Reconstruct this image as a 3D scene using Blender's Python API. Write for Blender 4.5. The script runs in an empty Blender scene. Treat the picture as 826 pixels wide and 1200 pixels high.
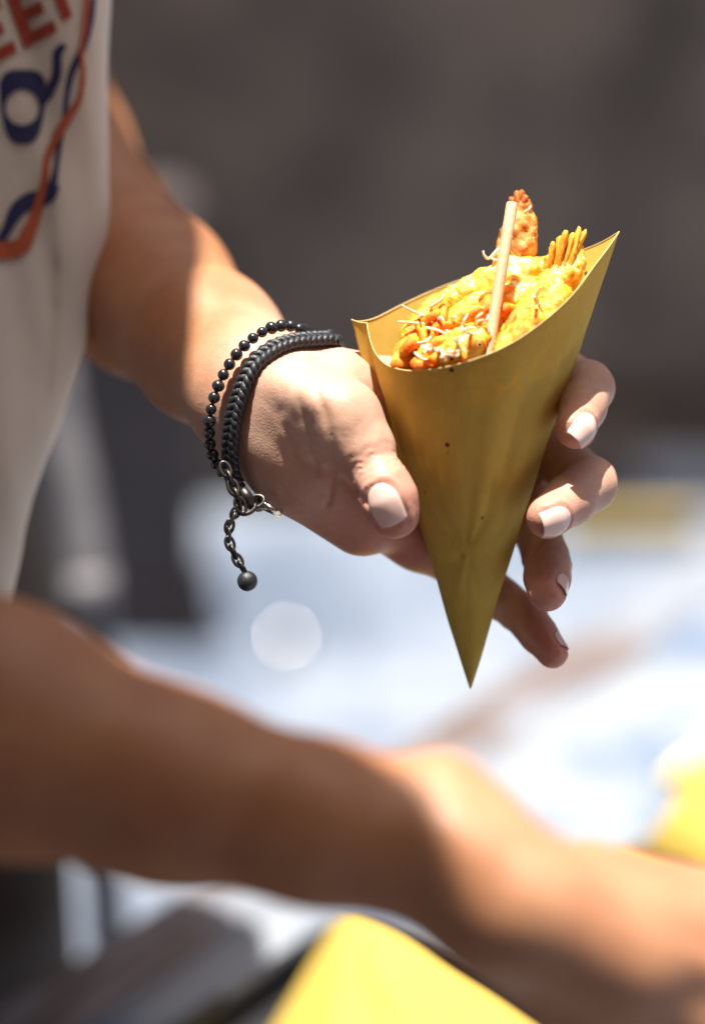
import bpy, bmesh, math, random
import numpy as np
from mathutils import Vector, Matrix, noise
from mathutils.bvhtree import BVHTree

random.seed(7); RNG = np.random.default_rng(7)
S = bpy.context.scene
R = math.radians

# ------------------------------------------------------------------ camera
CAM_H, PITCH, DF = 1.45, R(22), 0.80          # camera height, downward tilt, distance to the held cone
cam = bpy.data.cameras.new('camera'); camo = bpy.data.objects.new('camera', cam)
S.collection.objects.link(camo); S.camera = camo
camo.location = (0, 0, CAM_H); camo.rotation_euler = (R(90) - PITCH, 0, 0)
cam.sensor_fit = 'VERTICAL'; cam.sensor_height = 36; cam.sensor_width = 24
cam.lens = 36 * DF / (1200 / 3.8 / 1000)
cam.clip_start = 0.05; cam.clip_end = 500
cam.dof.use_dof = True; cam.dof.focus_distance = 0.79; cam.dof.aperture_fstop = cam.lens / 28.0
cam.dof.aperture_blades = 0

# ------------------------------------------------------------------ light
SUN = Vector((-0.07, 0.05, 0.99)).normalized()   # direction towards the sun
elev = math.asin(SUN.z); azim = math.atan2(SUN.x, SUN.y)
wd = bpy.data.worlds.new('World'); S.world = wd; wd.use_nodes = True
nt = wd.node_tree; bg = nt.nodes['Background']
sky = nt.nodes.new('ShaderNodeTexSky'); sky.sky_type = 'NISHITA'; sky.sun_disc = False
sky.sun_elevation = elev; sky.sun_rotation = azim; sky.air_density = 0.7; sky.dust_density = 7.0; sky.ozone_density = 0.3
nt.links.new(sky.outputs[0], bg.inputs[0]); bg.inputs[1].default_value = 0.05
sl = bpy.data.lights.new('sun', 'SUN'); slo = bpy.data.objects.new('sun', sl); S.collection.objects.link(slo)
sl.energy = 5.0; sl.angle = R(0.53); sl.color = (1.0, 0.95, 0.86)
slo.rotation_euler = SUN.to_track_quat('Z', 'Y').to_euler(); slo.location = (0, 0, 5)
S.view_settings.view_transform = 'Standard'; S.view_settings.look = 'None'
S.view_settings.exposure = 1.25; S.view_settings.gamma = 1.0
S.render.engine = 'CYCLES'
S.cycles.use_denoising = True; S.cycles.max_bounces = 8
S.cycles.caustics_reflective = False; S.cycles.caustics_refractive = False

# ------------------------------------------------------------------ measuring frame (mm, from the held cone)
AX = Vector((1, 0, 0)); AY = Vector((0, math.sin(PITCH), math.cos(PITCH))); AZ = Vector((0, math.cos(PITCH), -math.sin(PITCH)))
CP = Vector((0, 0, CAM_H))
M3 = np.array([AX, AY, AZ])
def pt(px, py, dz=0.0):
    s = (DF * 1000 + dz) / (DF * 1000)
    return np.array([(px - 413) / 3.8 * s, (600 - py) / 3.8 * s, dz], dtype=np.float64)
def world(v):                                   # measuring-frame mm (N,3) or (3,) -> world metres
    v = np.asarray(v, dtype=np.float64)
    w = v.copy() / 1000.0
    w[..., 2] += DF
    return w @ M3 + np.array(CP)
def local(w):
    w = np.asarray(w, dtype=np.float64) - np.array(CP)
    v = w @ M3.T
    v[..., 2] -= DF
    return v * 1000
def W(px, py, dz=0): return Vector(world(pt(px, py, dz)))
def on_level(px, py, z):                         # the world point seen there at height z
    a = world(pt(px, py, 0)); d = a - np.array(CP)
    return Vector(np.array(CP) + d * ((z - CAM_H) / d[2]))

# ------------------------------------------------------------------ object helpers
def tag(o, label=None, cat=None, group=None, kind=None):
    if label: o['label'] = label
    if cat: o['category'] = cat
    if group: o['group'] = group
    if kind: o['kind'] = kind
    return o
def origin(o):
    return Vector(o['_org']) if '_org' in o else Vector((0, 0, 0))
ORG = {}
def mk(name, verts, faces, mats, parent=None, org=None, smooth=True):
    """verts are world metres; the object origin goes to org (or the base of its box)"""
    v = np.asarray(verts, dtype=np.float64).reshape(-1, 3)
    if org is None:
        org = Vector(((v[:, 0].min() + v[:, 0].max()) / 2, (v[:, 1].min() + v[:, 1].max()) / 2, v[:, 2].min()))
    org = Vector(org)
    me = bpy.data.meshes.new(name)
    vl = v - np.array(org)
    if isinstance(faces, np.ndarray):
        me.vertices.add(len(vl)); me.vertices.foreach_set('co', vl.astype(np.float32).ravel())
        nf, k = faces.shape
        me.loops.add(nf * k); me.loops.foreach_set('vertex_index', faces.astype(np.int32).ravel())
        me.polygons.add(nf); me.polygons.foreach_set('loop_start', np.arange(0, nf * k, k, dtype=np.int32))
        me.update(calc_edges=True)
    else:
        me.from_pydata(vl.tolist(), [], faces)
    if smooth: me.polygons.foreach_set('use_smooth', [True] * len(me.polygons))
    me.update()
    for m in (mats if isinstance(mats, (list, tuple)) else [mats]): me.materials.append(m)
    o = bpy.data.objects.new(name, me); S.collection.objects.link(o)
    ORG[o] = org
    if parent is not None:
        o.parent = parent; o.location = org - ORG[parent]
    else:
        o.location = org
    return o
def empty(name, loc):
    o = bpy.data.objects.new(name, None); S.collection.objects.link(o); o.location = loc; ORG[o] = Vector(loc); o.empty_display_size = 0.02
    return o

def tube(path, radii, n=10, caps=True, squash=None, up=None):
    """world-or-local agnostic tube, returns verts, faces"""
    P = np.asarray(path, float); m = len(P)
    radii = np.broadcast_to(np.asarray(radii, float), (m,))
    T = np.gradient(P, axis=0); T /= np.linalg.norm(T, axis=1)[:, None] + 1e-12
    u = np.array([0, 0, 1.0]) if up is None else np.array(up, float)
    if abs(T[0] @ u) > 0.95: u = np.array([1.0, 0, 0])
    V = []; prev = u
    for i in range(m):
        a = prev - T[i] * (prev @ T[i]); a /= np.linalg.norm(a); b = np.cross(T[i], a); prev = a
        for k in range(n):
            t = 2 * math.pi * k / n
            sq = 1 if squash is None else squash
            V.append(P[i] + radii[i] * (a * math.cos(t) + b * math.sin(t) * sq))
    F = []
    for i in range(m - 1):
        for k in range(n):
            k2 = (k + 1) % n
            F.append((i * n + k, i * n + k2, (i + 1) * n + k2, (i + 1) * n + k))
    if caps:
        F.append(tuple(range(n - 1, -1, -1))); F.append(tuple((m - 1) * n + k for k in range(n)))
    return np.array(V), F
def merge(parts):
    V = []; F = []; o = 0
    for v, f in parts:
        V.append(np.asarray(v)); F += [tuple(i + o for i in q) for q in f]; o += len(v)
    return np.vstack(V), F
def box(c, s, rot=None):
    c = np.array(c, float); h = np.array(s, float) / 2
    v = np.array([[x, y, z] for x in (-1, 1) for y in (-1, 1) for z in (-1, 1)], float) * h
    if rot is not None: v = v @ np.array(rot).T
    return v + c, [(0, 1, 3, 2), (4, 6, 7, 5), (0, 4, 5, 1), (2, 3, 7, 6), (0, 2, 6, 4), (1, 5, 7, 3)]
def ball(c, r, n=10, m=7, sc=(1, 1, 1)):
    V = []; F = []
    for i in range(m + 1):
        a = math.pi * i / m
        for k in range(n):
            t = 2 * math.pi * k / n
            V.append([c[0] + r * sc[0] * math.sin(a) * math.cos(t), c[1] + r * sc[1] * math.sin(a) * math.sin(t), c[2] + r * sc[2] * math.cos(a)])
    for i in range(m):
        for k in range(n):
            F.append((i * n + k, (i + 1) * n + k, (i + 1) * n + (k + 1) % n, i * n + (k + 1) % n))
    return np.array(V), F
def spline(pts, n):
    P = np.asarray(pts, float); m = len(P)
    Q = np.vstack([2 * P[0] - P[1], P, 2 * P[-1] - P[-2]])
    out = []
    for x in np.linspace(0, m - 1, n):
        i = min(int(x), m - 2); t = x - i
        a, b, c, d = Q[i], Q[i + 1], Q[i + 2], Q[i + 3]
        out.append(0.5 * ((2 * b) + (c - a) * t + (2 * a - 5 * b + 4 * c - d) * t * t + (3 * b - a - 3 * c + d) * t ** 3))
    return np.array(out)
def bevel(o, w, seg=2):
    m = o.modifiers.new('bevel', 'BEVEL'); m.width = w; m.segments = seg; m.limit_method = 'ANGLE'

# ------------------------------------------------------------------ implicit surfaces
def seg(a, b, ra, rb, flat=None):
    a = np.asarray(a, float); b = np.asarray(b, float)
    return (a.astype(np.float32), b.astype(np.float32), float(ra), float(rb),
            None if flat is None else (np.asarray(flat[0], np.float32) / np.linalg.norm(flat[0]), float(flat[1])))
def dseg(p, s):
    a, b, ra, rb, fl = s
    ab = b - a; L = float(ab @ ab) + 1e-9
    t = np.clip(((p - a) @ ab) / L, 0, 1)
    q = p - a - t[:, None] * ab
    d2 = np.einsum('ij,ij->i', q, q)
    if fl is not None:
        n, f = fl; qn = q @ n
        d2 = d2 + (f * f - 1) * qn * qn
        return (np.sqrt(d2) - (ra + (rb - ra) * t)) / (1 + 0.35 * (f - 1))
    return np.sqrt(d2) - (ra + (rb - ra) * t)
def smin(a, b, k):
    h = np.clip(0.5 + 0.5 * (b - a) / k, 0, 1)
    return b + (a - b) * h - k * h * (1 - h)
def usmooth(p, segs, k):
    d = dseg(p, segs[0])
    for s in segs[1:]: d = smin(d, dseg(p, s), k)
    return d
def nets(f, lo, hi, h, B=8):
    lo = np.asarray(lo, float); hi = np.asarray(hi, float)
    nb = np.ceil((hi - lo) / (h * B)).astype(int); n = nb * B
    g = [np.arange(k) for k in nb]
    bi = np.stack(np.meshgrid(*g, indexing='ij'), -1).reshape(-1, 3)
    c = (lo + (bi * B + (B - 1) / 2) * h).astype(np.float32)
    dc = np.concatenate([f(c[i:i + 100000]) for i in range(0, len(c), 100000)])
    F = np.repeat(np.repeat(np.repeat(np.where(dc < 0, -1, 1).astype(np.float32).reshape(nb), B, 0), B, 1), B, 2)
    act = bi[np.abs(dc) < B * h * 1.15 + 1.5]
    off = np.stack(np.meshgrid(*[np.arange(B)] * 3, indexing='ij'), -1).reshape(-1, 3)
    for i in range(0, len(act), 400):
        blk = act[i:i + 400]
        ij = (blk[:, None, :] * B + off[None]).reshape(-1, 3)
        F[ij[:, 0], ij[:, 1], ij[:, 2]] = f((lo + ij * h).astype(np.float32))
    s = (F < 0)
    c8 = np.zeros(tuple(n - 1), np.uint8)
    for dx in (0, 1):
        for dy in (0, 1):
            for dz in (0, 1):
                c8 += s[dx:n[0] - 1 + dx, dy:n[1] - 1 + dy, dz:n[2] - 1 + dz]
    cells = np.argwhere((c8 > 0) & (c8 < 8)); del c8
    vid = np.full(tuple(n), -1, np.int32); vid[cells[:, 0], cells[:, 1], cells[:, 2]] = np.arange(len(cells))
    acc = np.zeros((len(cells), 3)); cnt = np.zeros(len(cells))
    cor = [(x, y, z) for x in (0, 1) for y in (0, 1) for z in (0, 1)]
    for a in range(8):
        for b in range(a + 1, 8):
            if sum(abs(cor[a][i] - cor[b][i]) for i in range(3)) != 1: continue
            ca = cells + cor[a]; cb = cells + cor[b]
            fa = F[ca[:, 0], ca[:, 1], ca[:, 2]]; fb = F[cb[:, 0], cb[:, 1], cb[:, 2]]
            m = (fa < 0) != (fb < 0)
            t = np.where(m, fa / (fa - fb + 1e-12), 0)
            p = np.array(cor[a]) + t[:, None] * (np.array(cor[b]) - np.array(cor[a]))
            acc[m] += p[m]; cnt[m] += 1
    V = lo + (cells + acc / cnt[:, None]) * h
    Q = []
    for ax in range(3):
        sl0 = [slice(1, None)] * 3; sl1 = [slice(1, None)] * 3
        sl0[ax] = slice(0, -1); sl1[ax] = slice(1, None)
        A = s[tuple(sl0)]; Bm = s[tuple(sl1)]
        e = np.argwhere(A != Bm)
        st = A[e[:, 0], e[:, 1], e[:, 2]]
        base = e + 1; base[:, ax] -= 1
        u, w = [(1, 2), (2, 0), (0, 1)][ax]
        q = []
        for du, dw in ((0, 0), (1, 0), (1, 1), (0, 1)):
            cc = base.copy(); cc[:, u] -= du; cc[:, w] -= dw
            q.append(vid[cc[:, 0], cc[:, 1], cc[:, 2]])
        q = np.stack(q, 1)
        q[~st] = q[~st][:, ::-1]
        Q.append(q)
    Q = np.vstack(Q); Q = Q[(Q >= 0).all(1)]
    return V, Q
def relax(V, Q, it=2, lam=0.5):
    E = np.vstack([Q[:, [0, 1]], Q[:, [1, 2]], Q[:, [2, 3]], Q[:, [3, 0]]])
    for _ in range(it):
        acc = np.zeros_like(V); c = np.zeros(len(V))
        for k in range(3):
            acc[:, k] = np.bincount(E[:, 0], V[E[:, 1], k], len(V)) + np.bincount(E[:, 1], V[E[:, 0], k], len(V))
        c = np.bincount(E[:, 0], minlength=len(V)) + np.bincount(E[:, 1], minlength=len(V))
        V = V + lam * (acc / np.maximum(c, 1)[:, None] - V)
    return V
def grad(f, V, e=0.4):
    V = V.astype(np.float32); g = np.zeros_like(V)
    for k in range(3):
        d = np.zeros(3, np.float32); d[k] = e
        g[:, k] = f(V + d) - f(V - d)
    return g / (np.linalg.norm(g, axis=1)[:, None] + 1e-9)

# ------------------------------------------------------------------ materials
class NT:
    def __init__(s, name):
        s.m = bpy.data.materials.new(name); s.m.use_nodes = True; s.t = s.m.node_tree
        s.b = s.t.nodes['Principled BSDF']; s.out = s.t.nodes['Material Output']
    def n(s, typ, **kw):
        x = s.t.nodes.new(typ)
        for k, v in kw.items():
            if k.startswith('_'): setattr(x, k[1:], v)
            else: x.inputs[k.replace('__', ' ')].default_value = v
        return x
    def l(s, a, b): s.t.links.new(a, b)
    def coord(s): return s.n('ShaderNodeTexCoord').outputs['Object']
    def noise(s, scale, detail=4, rough=0.55, vec=None, dist=0):
        x = s.n('ShaderNodeTexNoise', Scale=scale, Detail=detail, Roughness=rough, Distortion=dist)
        s.l(vec if vec is not None else s.coord(), x.inputs['Vector']); return x.outputs['Fac']
    def ramp(s, fac, stops):
        r = s.n('ShaderNodeValToRGB'); e = r.color_ramp.elements
        while len(e) < len(stops): e.new(0.5)
        for i, (p, c) in enumerate(stops):
            e[i].position = p; e[i].color = (*c, 1) if len(c) == 3 else c
        s.l(fac, r.inputs[0]); return r.outputs[0]
    def mix(s, fac, a, b, mode='MIX'):
        x = s.n('ShaderNodeMix', _data_type='RGBA', _blend_type=mode)
        for v, i in ((fac, 0), (a, 6), (b, 7)):
            if isinstance(v, (int, float)): x.inputs[i].default_value = v
            elif isinstance(v, tuple): x.inputs[i].default_value = (*v, 1)
            else: s.l(v, x.inputs[i])
        return x.outputs[2]
    def bump(s, h, strength=0.3, dist=0.001, normal=None):
        x = s.n('ShaderNodeBump', Strength=strength, Distance=dist); s.l(h, x.inputs['Height'])
        if normal is not None: s.l(normal, x.inputs['Normal'])
        return x.outputs[0]
def simple(name, col, rough=0.5, metal=0, var=0.15, scale=40, bump=0.0, bscale=200, spec=0.5):
    a = NT(name)
    f = a.noise(scale)
    c2 = tuple(c * (1 - var) for c in col); c1 = tuple(min(1, c * (1 + var)) for c in col)
    a.l(a.ramp(f, [(0.3, c2), (0.7, c1)]), a.b.inputs['Base Color'])
    a.b.inputs['Roughness'].default_value = rough; a.b.inputs['Metallic'].default_value = metal
    a.b.inputs['Specular IOR Level'].default_value = spec
    if bump: a.l(a.bump(a.noise(bscale, 3), bump), a.b.inputs['Normal'])
    return a.m

def skin_mat():
    a = NT('skin'); co = a.coord()
    mott = a.noise(55, 5, 0.6, co); fine = a.noise(420, 3, 0.6, co)
    base = a.ramp(mott, [(0.3, (0.39, 0.155, 0.07)), (0.7, (0.49, 0.225, 0.105))])
    at = a.n('ShaderNodeAttribute', _attribute_name='flush')
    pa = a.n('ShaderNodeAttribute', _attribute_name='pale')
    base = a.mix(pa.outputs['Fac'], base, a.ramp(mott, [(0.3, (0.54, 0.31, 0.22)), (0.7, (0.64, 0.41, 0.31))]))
    base = a.mix(at.outputs['Fac'], base, (0.56, 0.20, 0.14))
    sp = a.ramp(fine, [(0.35, (0.9, 0.88, 0.86)), (0.65, (1, 1, 1))])
    base = a.mix(0.6, base, sp, 'MULTIPLY')
    a.l(base, a.b.inputs['Base Color'])
    a.b.inputs['Subsurface Weight'].default_value = 0.35
    a.b.inputs['Subsurface Radius'].default_value = (1.0, 0.35, 0.2)
    a.b.inputs['Subsurface Scale'].default_value = 0.004
    a.b.inputs['Roughness'].default_value = 0.47; a.b.inputs['Specular IOR Level'].default_value = 0.45
    mp = a.n('ShaderNodeMapping'); mp.inputs['Scale'].default_value = (1, 1, 1); a.l(co, mp.inputs[0])
    vo = a.n('ShaderNodeTexVoronoi', Scale=1100.0, _feature='DISTANCE_TO_EDGE'); a.l(mp.outputs[0], vo.inputs['Vector'])
    b1 = a.bump(vo.outputs['Distance'], 0.2, 0.0006)
    b2 = a.bump(a.noise(170, 4, 0.6, co, 0.6), 0.19, 0.0012, b1)
    a.l(b2, a.b.inputs['Normal'])
    return a.m
def paper_mat():
    a = NT('yellow_paper'); co = a.coord()
    f1 = a.noise(14, 5, 0.6, co); f2 = a.noise(260, 4, 0.7, co)
    base = a.ramp(f1, [(0.3, (0.56, 0.39, 0.08)), (0.7, (0.64, 0.455, 0.105))])
    base = a.mix(0.35, base, a.ramp(f2, [(0.35, (0.78, 0.78, 0.74)), (0.65, (1, 1, 1))]), 'MULTIPLY')
    # dark fibre specks
    vo = a.n('ShaderNodeTexVoronoi', Scale=135.0, Randomness=1.0); a.l(co, vo.inputs['Vector'])
    sp = a.ramp(vo.outputs['Distance'], [(0.07, (1, 1, 1)), (0.13, (0, 0, 0))])
    gate = a.ramp(a.noise(75, 2, 0.5, co), [(0.535, (0, 0, 0)), (0.57, (1, 1, 1))])
    sp = a.mix(1.0, sp, gate, 'MULTIPLY')
    base = a.mix(sp, base, (0.10, 0.06, 0.02))
    # sunlight glowing through the paper, painted as orange spots below the mouth
    at = a.n('ShaderNodeAttribute', _attribute_name='glow_spots')
    g = a.ramp(a.noise(210, 3, 0.6, co), [(0.52, (0, 0, 0)), (0.78, (0.8, 0.8, 0.8))])
    g = a.mix(1.0, g, at.outputs['Color'], 'MULTIPLY')
    base = a.mix(g, base, (0.85, 0.42, 0.04))
    a.l(base, a.b.inputs['Base Color']); a.b.inputs['Roughness'].default_value = 0.8
    a.b.inputs['Specular IOR Level'].default_value = 0.12
    nb = a.bump(f2, 0.12, 0.0006); nb = a.bump(a.noise(38, 3, 0.5, co), 0.25, 0.003, nb)
    a.l(nb, a.b.inputs['Normal'])
    tr = a.n('ShaderNodeBsdfTranslucent'); a.l(a.mix(1.0, base, (1.0, 0.72, 0.30), 'MULTIPLY'), tr.inputs['Color'])
    ms = a.n('ShaderNodeMixShader'); ms.inputs[0].default_value = 0.08
    a.l(a.b.outputs[0], ms.inputs[1]); a.l(tr.outputs[0], ms.inputs[2]); a.l(ms.outputs[0], a.out.inputs[0])
    return a.m
def batter_mat(name, pale, gold, orange, scale=70):
    a = NT(name); co = a.coord()
    f = a.noise(scale, 6, 0.62, co, 0.4)
    geo = a.n('ShaderNodeNewGeometry'); pr_ = a.ramp(geo.outputs['Pointiness'], [(0.44, (0, 0, 0)), (0.54, (1, 1, 1))])
    fm = a.n('ShaderNodeMath', _operation='MULTIPLY_ADD'); a.l(pr_, fm.inputs[0]); fm.inputs[1].default_value = 0.30; a.l(f, fm.inputs[2])
    base = a.ramp(fm.outputs[0], [(0.47, orange), (0.62, gold), (0.73, pale)])
    f2 = a.noise(600, 3, 0.6, co)
    base = a.mix(0.5, base, a.ramp(f2, [(0.3, (0.7, 0.6, 0.45)), (0.6, (1, 1, 1))]), 'MULTIPLY')
    a.l(base, a.b.inputs['Base Color'])
    a.b.inputs['Subsurface Weight'].default_value = 0.5; a.b.inputs['Subsurface Scale'].default_value = 0.003
    a.b.inputs['Subsurface Radius'].default_value = (1, 0.5, 0.1)
    a.b.inputs['Roughness'].default_value = 0.55; a.b.inputs['Specular IOR Level'].default_value = 0.35
    nb = a.bump(a.noise(900, 4, 0.7, co), 0.45, 0.0008); a.l(nb, a.b.inputs['Normal'])
    return a.m
def cloth_mat(name, col, var=0.06, bump=0.25):
    a = NT(name); co = a.coord(); f = a.noise(9, 4, 0.6, co)
    c2 = tuple(c * (1 - var) for c in col); c1 = tuple(min(1, c * (1 + var)) for c in col)
    a.l(a.ramp(f, [(0.3, c2), (0.7, c1)]), a.b.inputs['Base Color'])
    a.b.inputs['Roughness'].default_value = 0.9; a.b.inputs['Specular IOR Level'].default_value = 0.15
    a.b.inputs['Sheen Weight'].default_value = 0.15
    wv = a.n('ShaderNodeTexWave', Scale=900.0, Distortion=0.5); a.l(co, wv.inputs['Vector'])
    a.l(a.bump(wv.outputs['Fac'], bump, 0.0003), a.b.inputs['Normal'])
    return a.m

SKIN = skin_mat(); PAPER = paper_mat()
M_EDGE = simple('paper_cut_edge', (0.66, 0.50, 0.20), 0.8)
M_NAIL = simple('pale_pink_nail_varnish', (0.80, 0.56, 0.50), 0.2, 0, 0.03, 200, spec=0.6)
M_SHIRT = cloth_mat('cream_cotton', (0.84, 0.76, 0.65))
M_RED = cloth_mat('red_print', (0.42, 0.075, 0.045)); M_NAVY = cloth_mat('navy_print', (0.045, 0.05, 0.13))
M_ORANGE = cloth_mat('orange_print', (0.55, 0.13, 0.06))
M_TROUSER = cloth_mat('dark_trouser_cloth', (0.075, 0.058, 0.05))
M_HAIR = simple('dark_hair', (0.04, 0.025, 0.018), 0.5)
M_BEAD = simple('black_glossy_bead', (0.018, 0.018, 0.022), 0.22, 0, 0.2, 300, spec=0.7)
M_CORD = simple('black_waxed_cord', (0.02, 0.021, 0.026), 0.42, 0, 0.3, 500, 0.3, 1500)
M_GUN = simple('dark_gunmetal', (0.075, 0.065, 0.06), 0.36, 0.8, 0.2, 300)
M_STEEL = simple('polished_steel', (0.75, 0.72, 0.66), 0.12, 1.0, 0.05, 100)
M_STICK = simple('pale_birch_wood', (0.56, 0.38, 0.22), 0.6, 0, 0.08, 300, 0.2, 900)
M_PALE = batter_mat('pale_fried_batter', (0.95, 0.80, 0.40), (0.95, 0.52, 0.06), (0.88, 0.30, 0.015))
M_GOLD = batter_mat('orange_fried_shell', (0.95, 0.62, 0.13), (0.93, 0.40, 0.03), (0.80, 0.20, 0.01), 110)
M_BROWN = batter_mat('brown_fried_head', (0.85, 0.48, 0.16), (0.72, 0.26, 0.04), (0.45, 0.12, 0.02), 160)
M_LEG = simple('fried_feeler', (0.90, 0.70, 0.48), 0.5, 0, 0.2, 600)
M_EYE = simple('black_shrimp_eye', (0.02, 0.012, 0.01), 0.2)
M_TRAY = simple('black_tray_plastic', (0.025, 0.025, 0.028), 0.38, 0, 0.2, 60, 0.1)

# ------------------------------------------------------------------ setting
def ground_mat():
    a = NT('sunlit_pale_paving'); co = a.coord()
    f = a.noise(2.6, 6, 0.6, co); g = a.noise(14, 5, 0.65, co)
    c = a.ramp(f, [(0.35, (0.10, 0.13, 0.185)), (0.5, (0.175, 0.21, 0.275)), (0.66, (0.25, 0.28, 0.33))])
    c = a.mix(0.5, c, a.ramp(g, [(0.3, (0.75, 0.76, 0.78)), (0.6, (1, 1, 1))]), 'MULTIPLY')
    br = a.n('ShaderNodeTexBrick', Scale=2.2); br.inputs['Color1'].default_value = (1, 1, 1, 1); br.inputs['Color2'].default_value = (0.85, 0.87, 0.9, 1)
    br.inputs['Mortar'].default_value = (0.4, 0.4, 0.42, 1); br.inputs['Mortar Size'].default_value = 0.012; a.l(co, br.inputs['Vector'])
    c = a.mix(0.7, c, br.outputs[0], 'MULTIPLY')
    a.l(c, a.b.inputs['Base Color']); a.b.inputs['Roughness'].default_value = 0.55
    a.l(a.bump(g, 0.4, 0.004), a.b.inputs['Normal']); return a.m
v, f = box((0, 60, -0.05), (300, 300, 0.1)); f = [f[5 - 0]] if False else f
ground = mk('pavement', v, f, ground_mat(), org=(0, 0, 0), smooth=False); tag(ground, 'pale bluish paved ground in full sun beyond the table', kind='structure')

def wall_mat():
    a = NT('dark_stucco'); co = a.coord()
    f = a.noise(3.2, 6, 0.6, co); g = a.noise(30, 5, 0.7, co)
    c = a.ramp(f, [(0.38, (0.095, 0.069, 0.056)), (0.5, (0.18, 0.137, 0.11)), (0.62, (0.29, 0.22, 0.165))])
    c = a.mix(0.6, c, a.ramp(g, [(0.3, (0.7, 0.7, 0.7)), (0.65, (1, 1, 1))]), 'MULTIPLY')
    a.l(c, a.b.inputs['Base Color']); a.b.inputs['Roughness'].default_value = 0.92
    a.l(a.bump(g, 0.6, 0.01), a.b.inputs['Normal']); return a.m
M_WALL = wall_mat()
WALL_Y = 3.70
v1 = box((0.8, WALL_Y + 0.15, 0.9), (9, 0.3, 1.8)); v2 = box((0.8, WALL_Y - 0.02, 0.06), (9, 0.06, 0.12)); v3 = box((0.8, WALL_Y + 0.17, 1.83), (9.06, 0.34, 0.06))
w = mk('stucco_wall', *v1, M_WALL, smooth=False); tag(w, 'dark grey brown stucco wall in shade filling the upper background', 'wall')
mk('plinth', *v2, M_WALL, w, smooth=False); mk('coping', *v3, M_WALL, w, smooth=False)
pr = on_level(232, 790, 0.0)
v1 = box((pr.x - 0.6, pr.y + 0.16, 0.3), (1.2, 0.12, 0.60))
M_BASALT = simple('dark_basalt', (0.07, 0.055, 0.055), 0.85, 0, 0.3, 6, 0.4, 60)
pl = mk('stone_slab', *v1, M_BASALT, smooth=False); bevel(pl, 0.03)
tag(pl, 'low dark stone slab wall behind the arm, left of the sunlit paving', 'stone slab')
v1 = box((pr.x - 0.6, pr.y + 0.16, 0.03), (1.23, 0.15, 0.06)); mk('slab_base', *v1, M_BASALT, pl, smooth=False)

# curved grey tube behind the shirt
base = on_level(116, 900, 0.0)
tp = [W(52, 420, 760), W(72, 500, 765), W(93, 600, 770), W(107, 700, 775), W(112, 800, 790)]
tp = [tuple(x) for x in tp]; tp.append((tp[-1][0] + 0.0, tp[-1][1] + .03, 0.0)); tp.insert(0, tuple(W(-20, 360, 760)))
v, f = tube(spline(tp, 40), 0.014, 14)
t = mk('curved_tube', v, f, simple('grey_painted_tube', (0.20, 0.19, 0.205), 0.5)); tag(t, 'pale grey curved upright tube standing behind the shirt hem', 'tube')

# far yellow scrap at the foot of the wall
q = on_level(738, 622, 0.02)
v, f = box((q.x, q.y, 0.03), (0.20, 0.04, 0.03)); o = mk('yellow_box', v, f, simple('ochre_card', (0.32, 0.22, 0.04), 0.7), smooth=False); bevel(o, 0.006)
tag(o, 'low ochre yellow box lying at the foot of the dark wall', 'box')
q = on_level(775, 600, 0.0)
v, f = box((q.x + .22, q.y + 0.1, 0.035), (0.5, 0.12, 0.07)); o = mk('grey_crate', v, f, simple('grey_crate_plastic', (0.36, 0.37, 0.40), 0.6), smooth=False); bevel(o, 0.01)
tag(o, 'pale grey low crate against the wall at right', 'crate')
q = on_level(337, 770, 0.0)
v, f = ball((q.x, q.y, 0.022), 0.022, 20, 14, (1, 1, 0.8)); o = mk('metal_knob', v, f, simple('dull_steel', (0.6, 0.58, 0.55), 0.2, 1.0, 0.05, 100)); tag(o, 'small shiny metal knob glinting on the sunlit paving', 'knob')

# ------------------------------------------------------------------ table
TZ = 0.80
A = on_level(30, 1158, TZ); B = on_level(503, 850, TZ)
ed = (B - A).normalized(); en = Vector((ed.y, -ed.x, 0))      # along the far edge; across, towards the camera
def wood_mat():
    a = NT('weathered_pale_wood'); co = a.coord()
    mp = a.n('ShaderNodeMapping'); mp.inputs['Rotation'].default_value = (0, 0, -math.atan2(ed.y, ed.x)); mp.inputs['Scale'].default_value = (1, 1, 1); a.l(co, mp.inputs[0])
    m2 = a.n('ShaderNodeMapping'); m2.inputs['Scale'].default_value = (1.2, 14, 4); a.l(mp.outputs[0], m2.inputs[0])
    g = a.noise(9, 6, 0.65, m2.outputs[0], 0.3)
    c = a.ramp(g, [(0.28, (0.035, 0.022, 0.018)), (0.44, (0.09, 0.06, 0.05)), (0.55, (0.16, 0.125, 0.12)), (0.66, (0.24, 0.235, 0.26))])
    patch = a.noise(7, 5, 0.6, co)
    c = a.mix(a.ramp(patch, [(0.46, (0, 0, 0)), (0.56, (0.85, 0.85, 0.85))]), c, (0.21, 0.24, 0.29))
    a.l(c, a.b.inputs['Base Color']); a.b.inputs['Roughness'].default_value = 0.5
    a.l(a.bump(g, 0.5, 0.002), a.b.inputs['Normal']); return a.m
M_WOOD = wood_mat()
ROT = Matrix(((ed.x, en.x, 0), (ed.y, en.y, 0), (0, 0, 1)))
tbl = empty('wooden_table', A + ed * 0.5 + en * 0.35 - Vector((0, 0, TZ))); tag(tbl, 'long weathered wooden table below the hands, whitish boards with brown grain', 'table')
mid = A + ed * 0.45
PW = 0.085
for i in range(8):
    c = mid + en * (PW * (i + 0.5)) + Vector((0, 0, -0.014 + random.uniform(-.0008, .0008)))
    v, f = box(c, (1.9, PW - 0.003, 0.028), ROT); o = mk('plank', v, f, M_WOOD, tbl, smooth=False); bevel(o, 0.002)
for j in (-0.75, 0, 0.75):
    v, f = box(mid + ed * j + en * 0.34 + Vector((0, 0, -0.05)), (0.05, 0.62, 0.04), ROT); mk('batten', v, f, M_WOOD, tbl, smooth=False)
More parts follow.
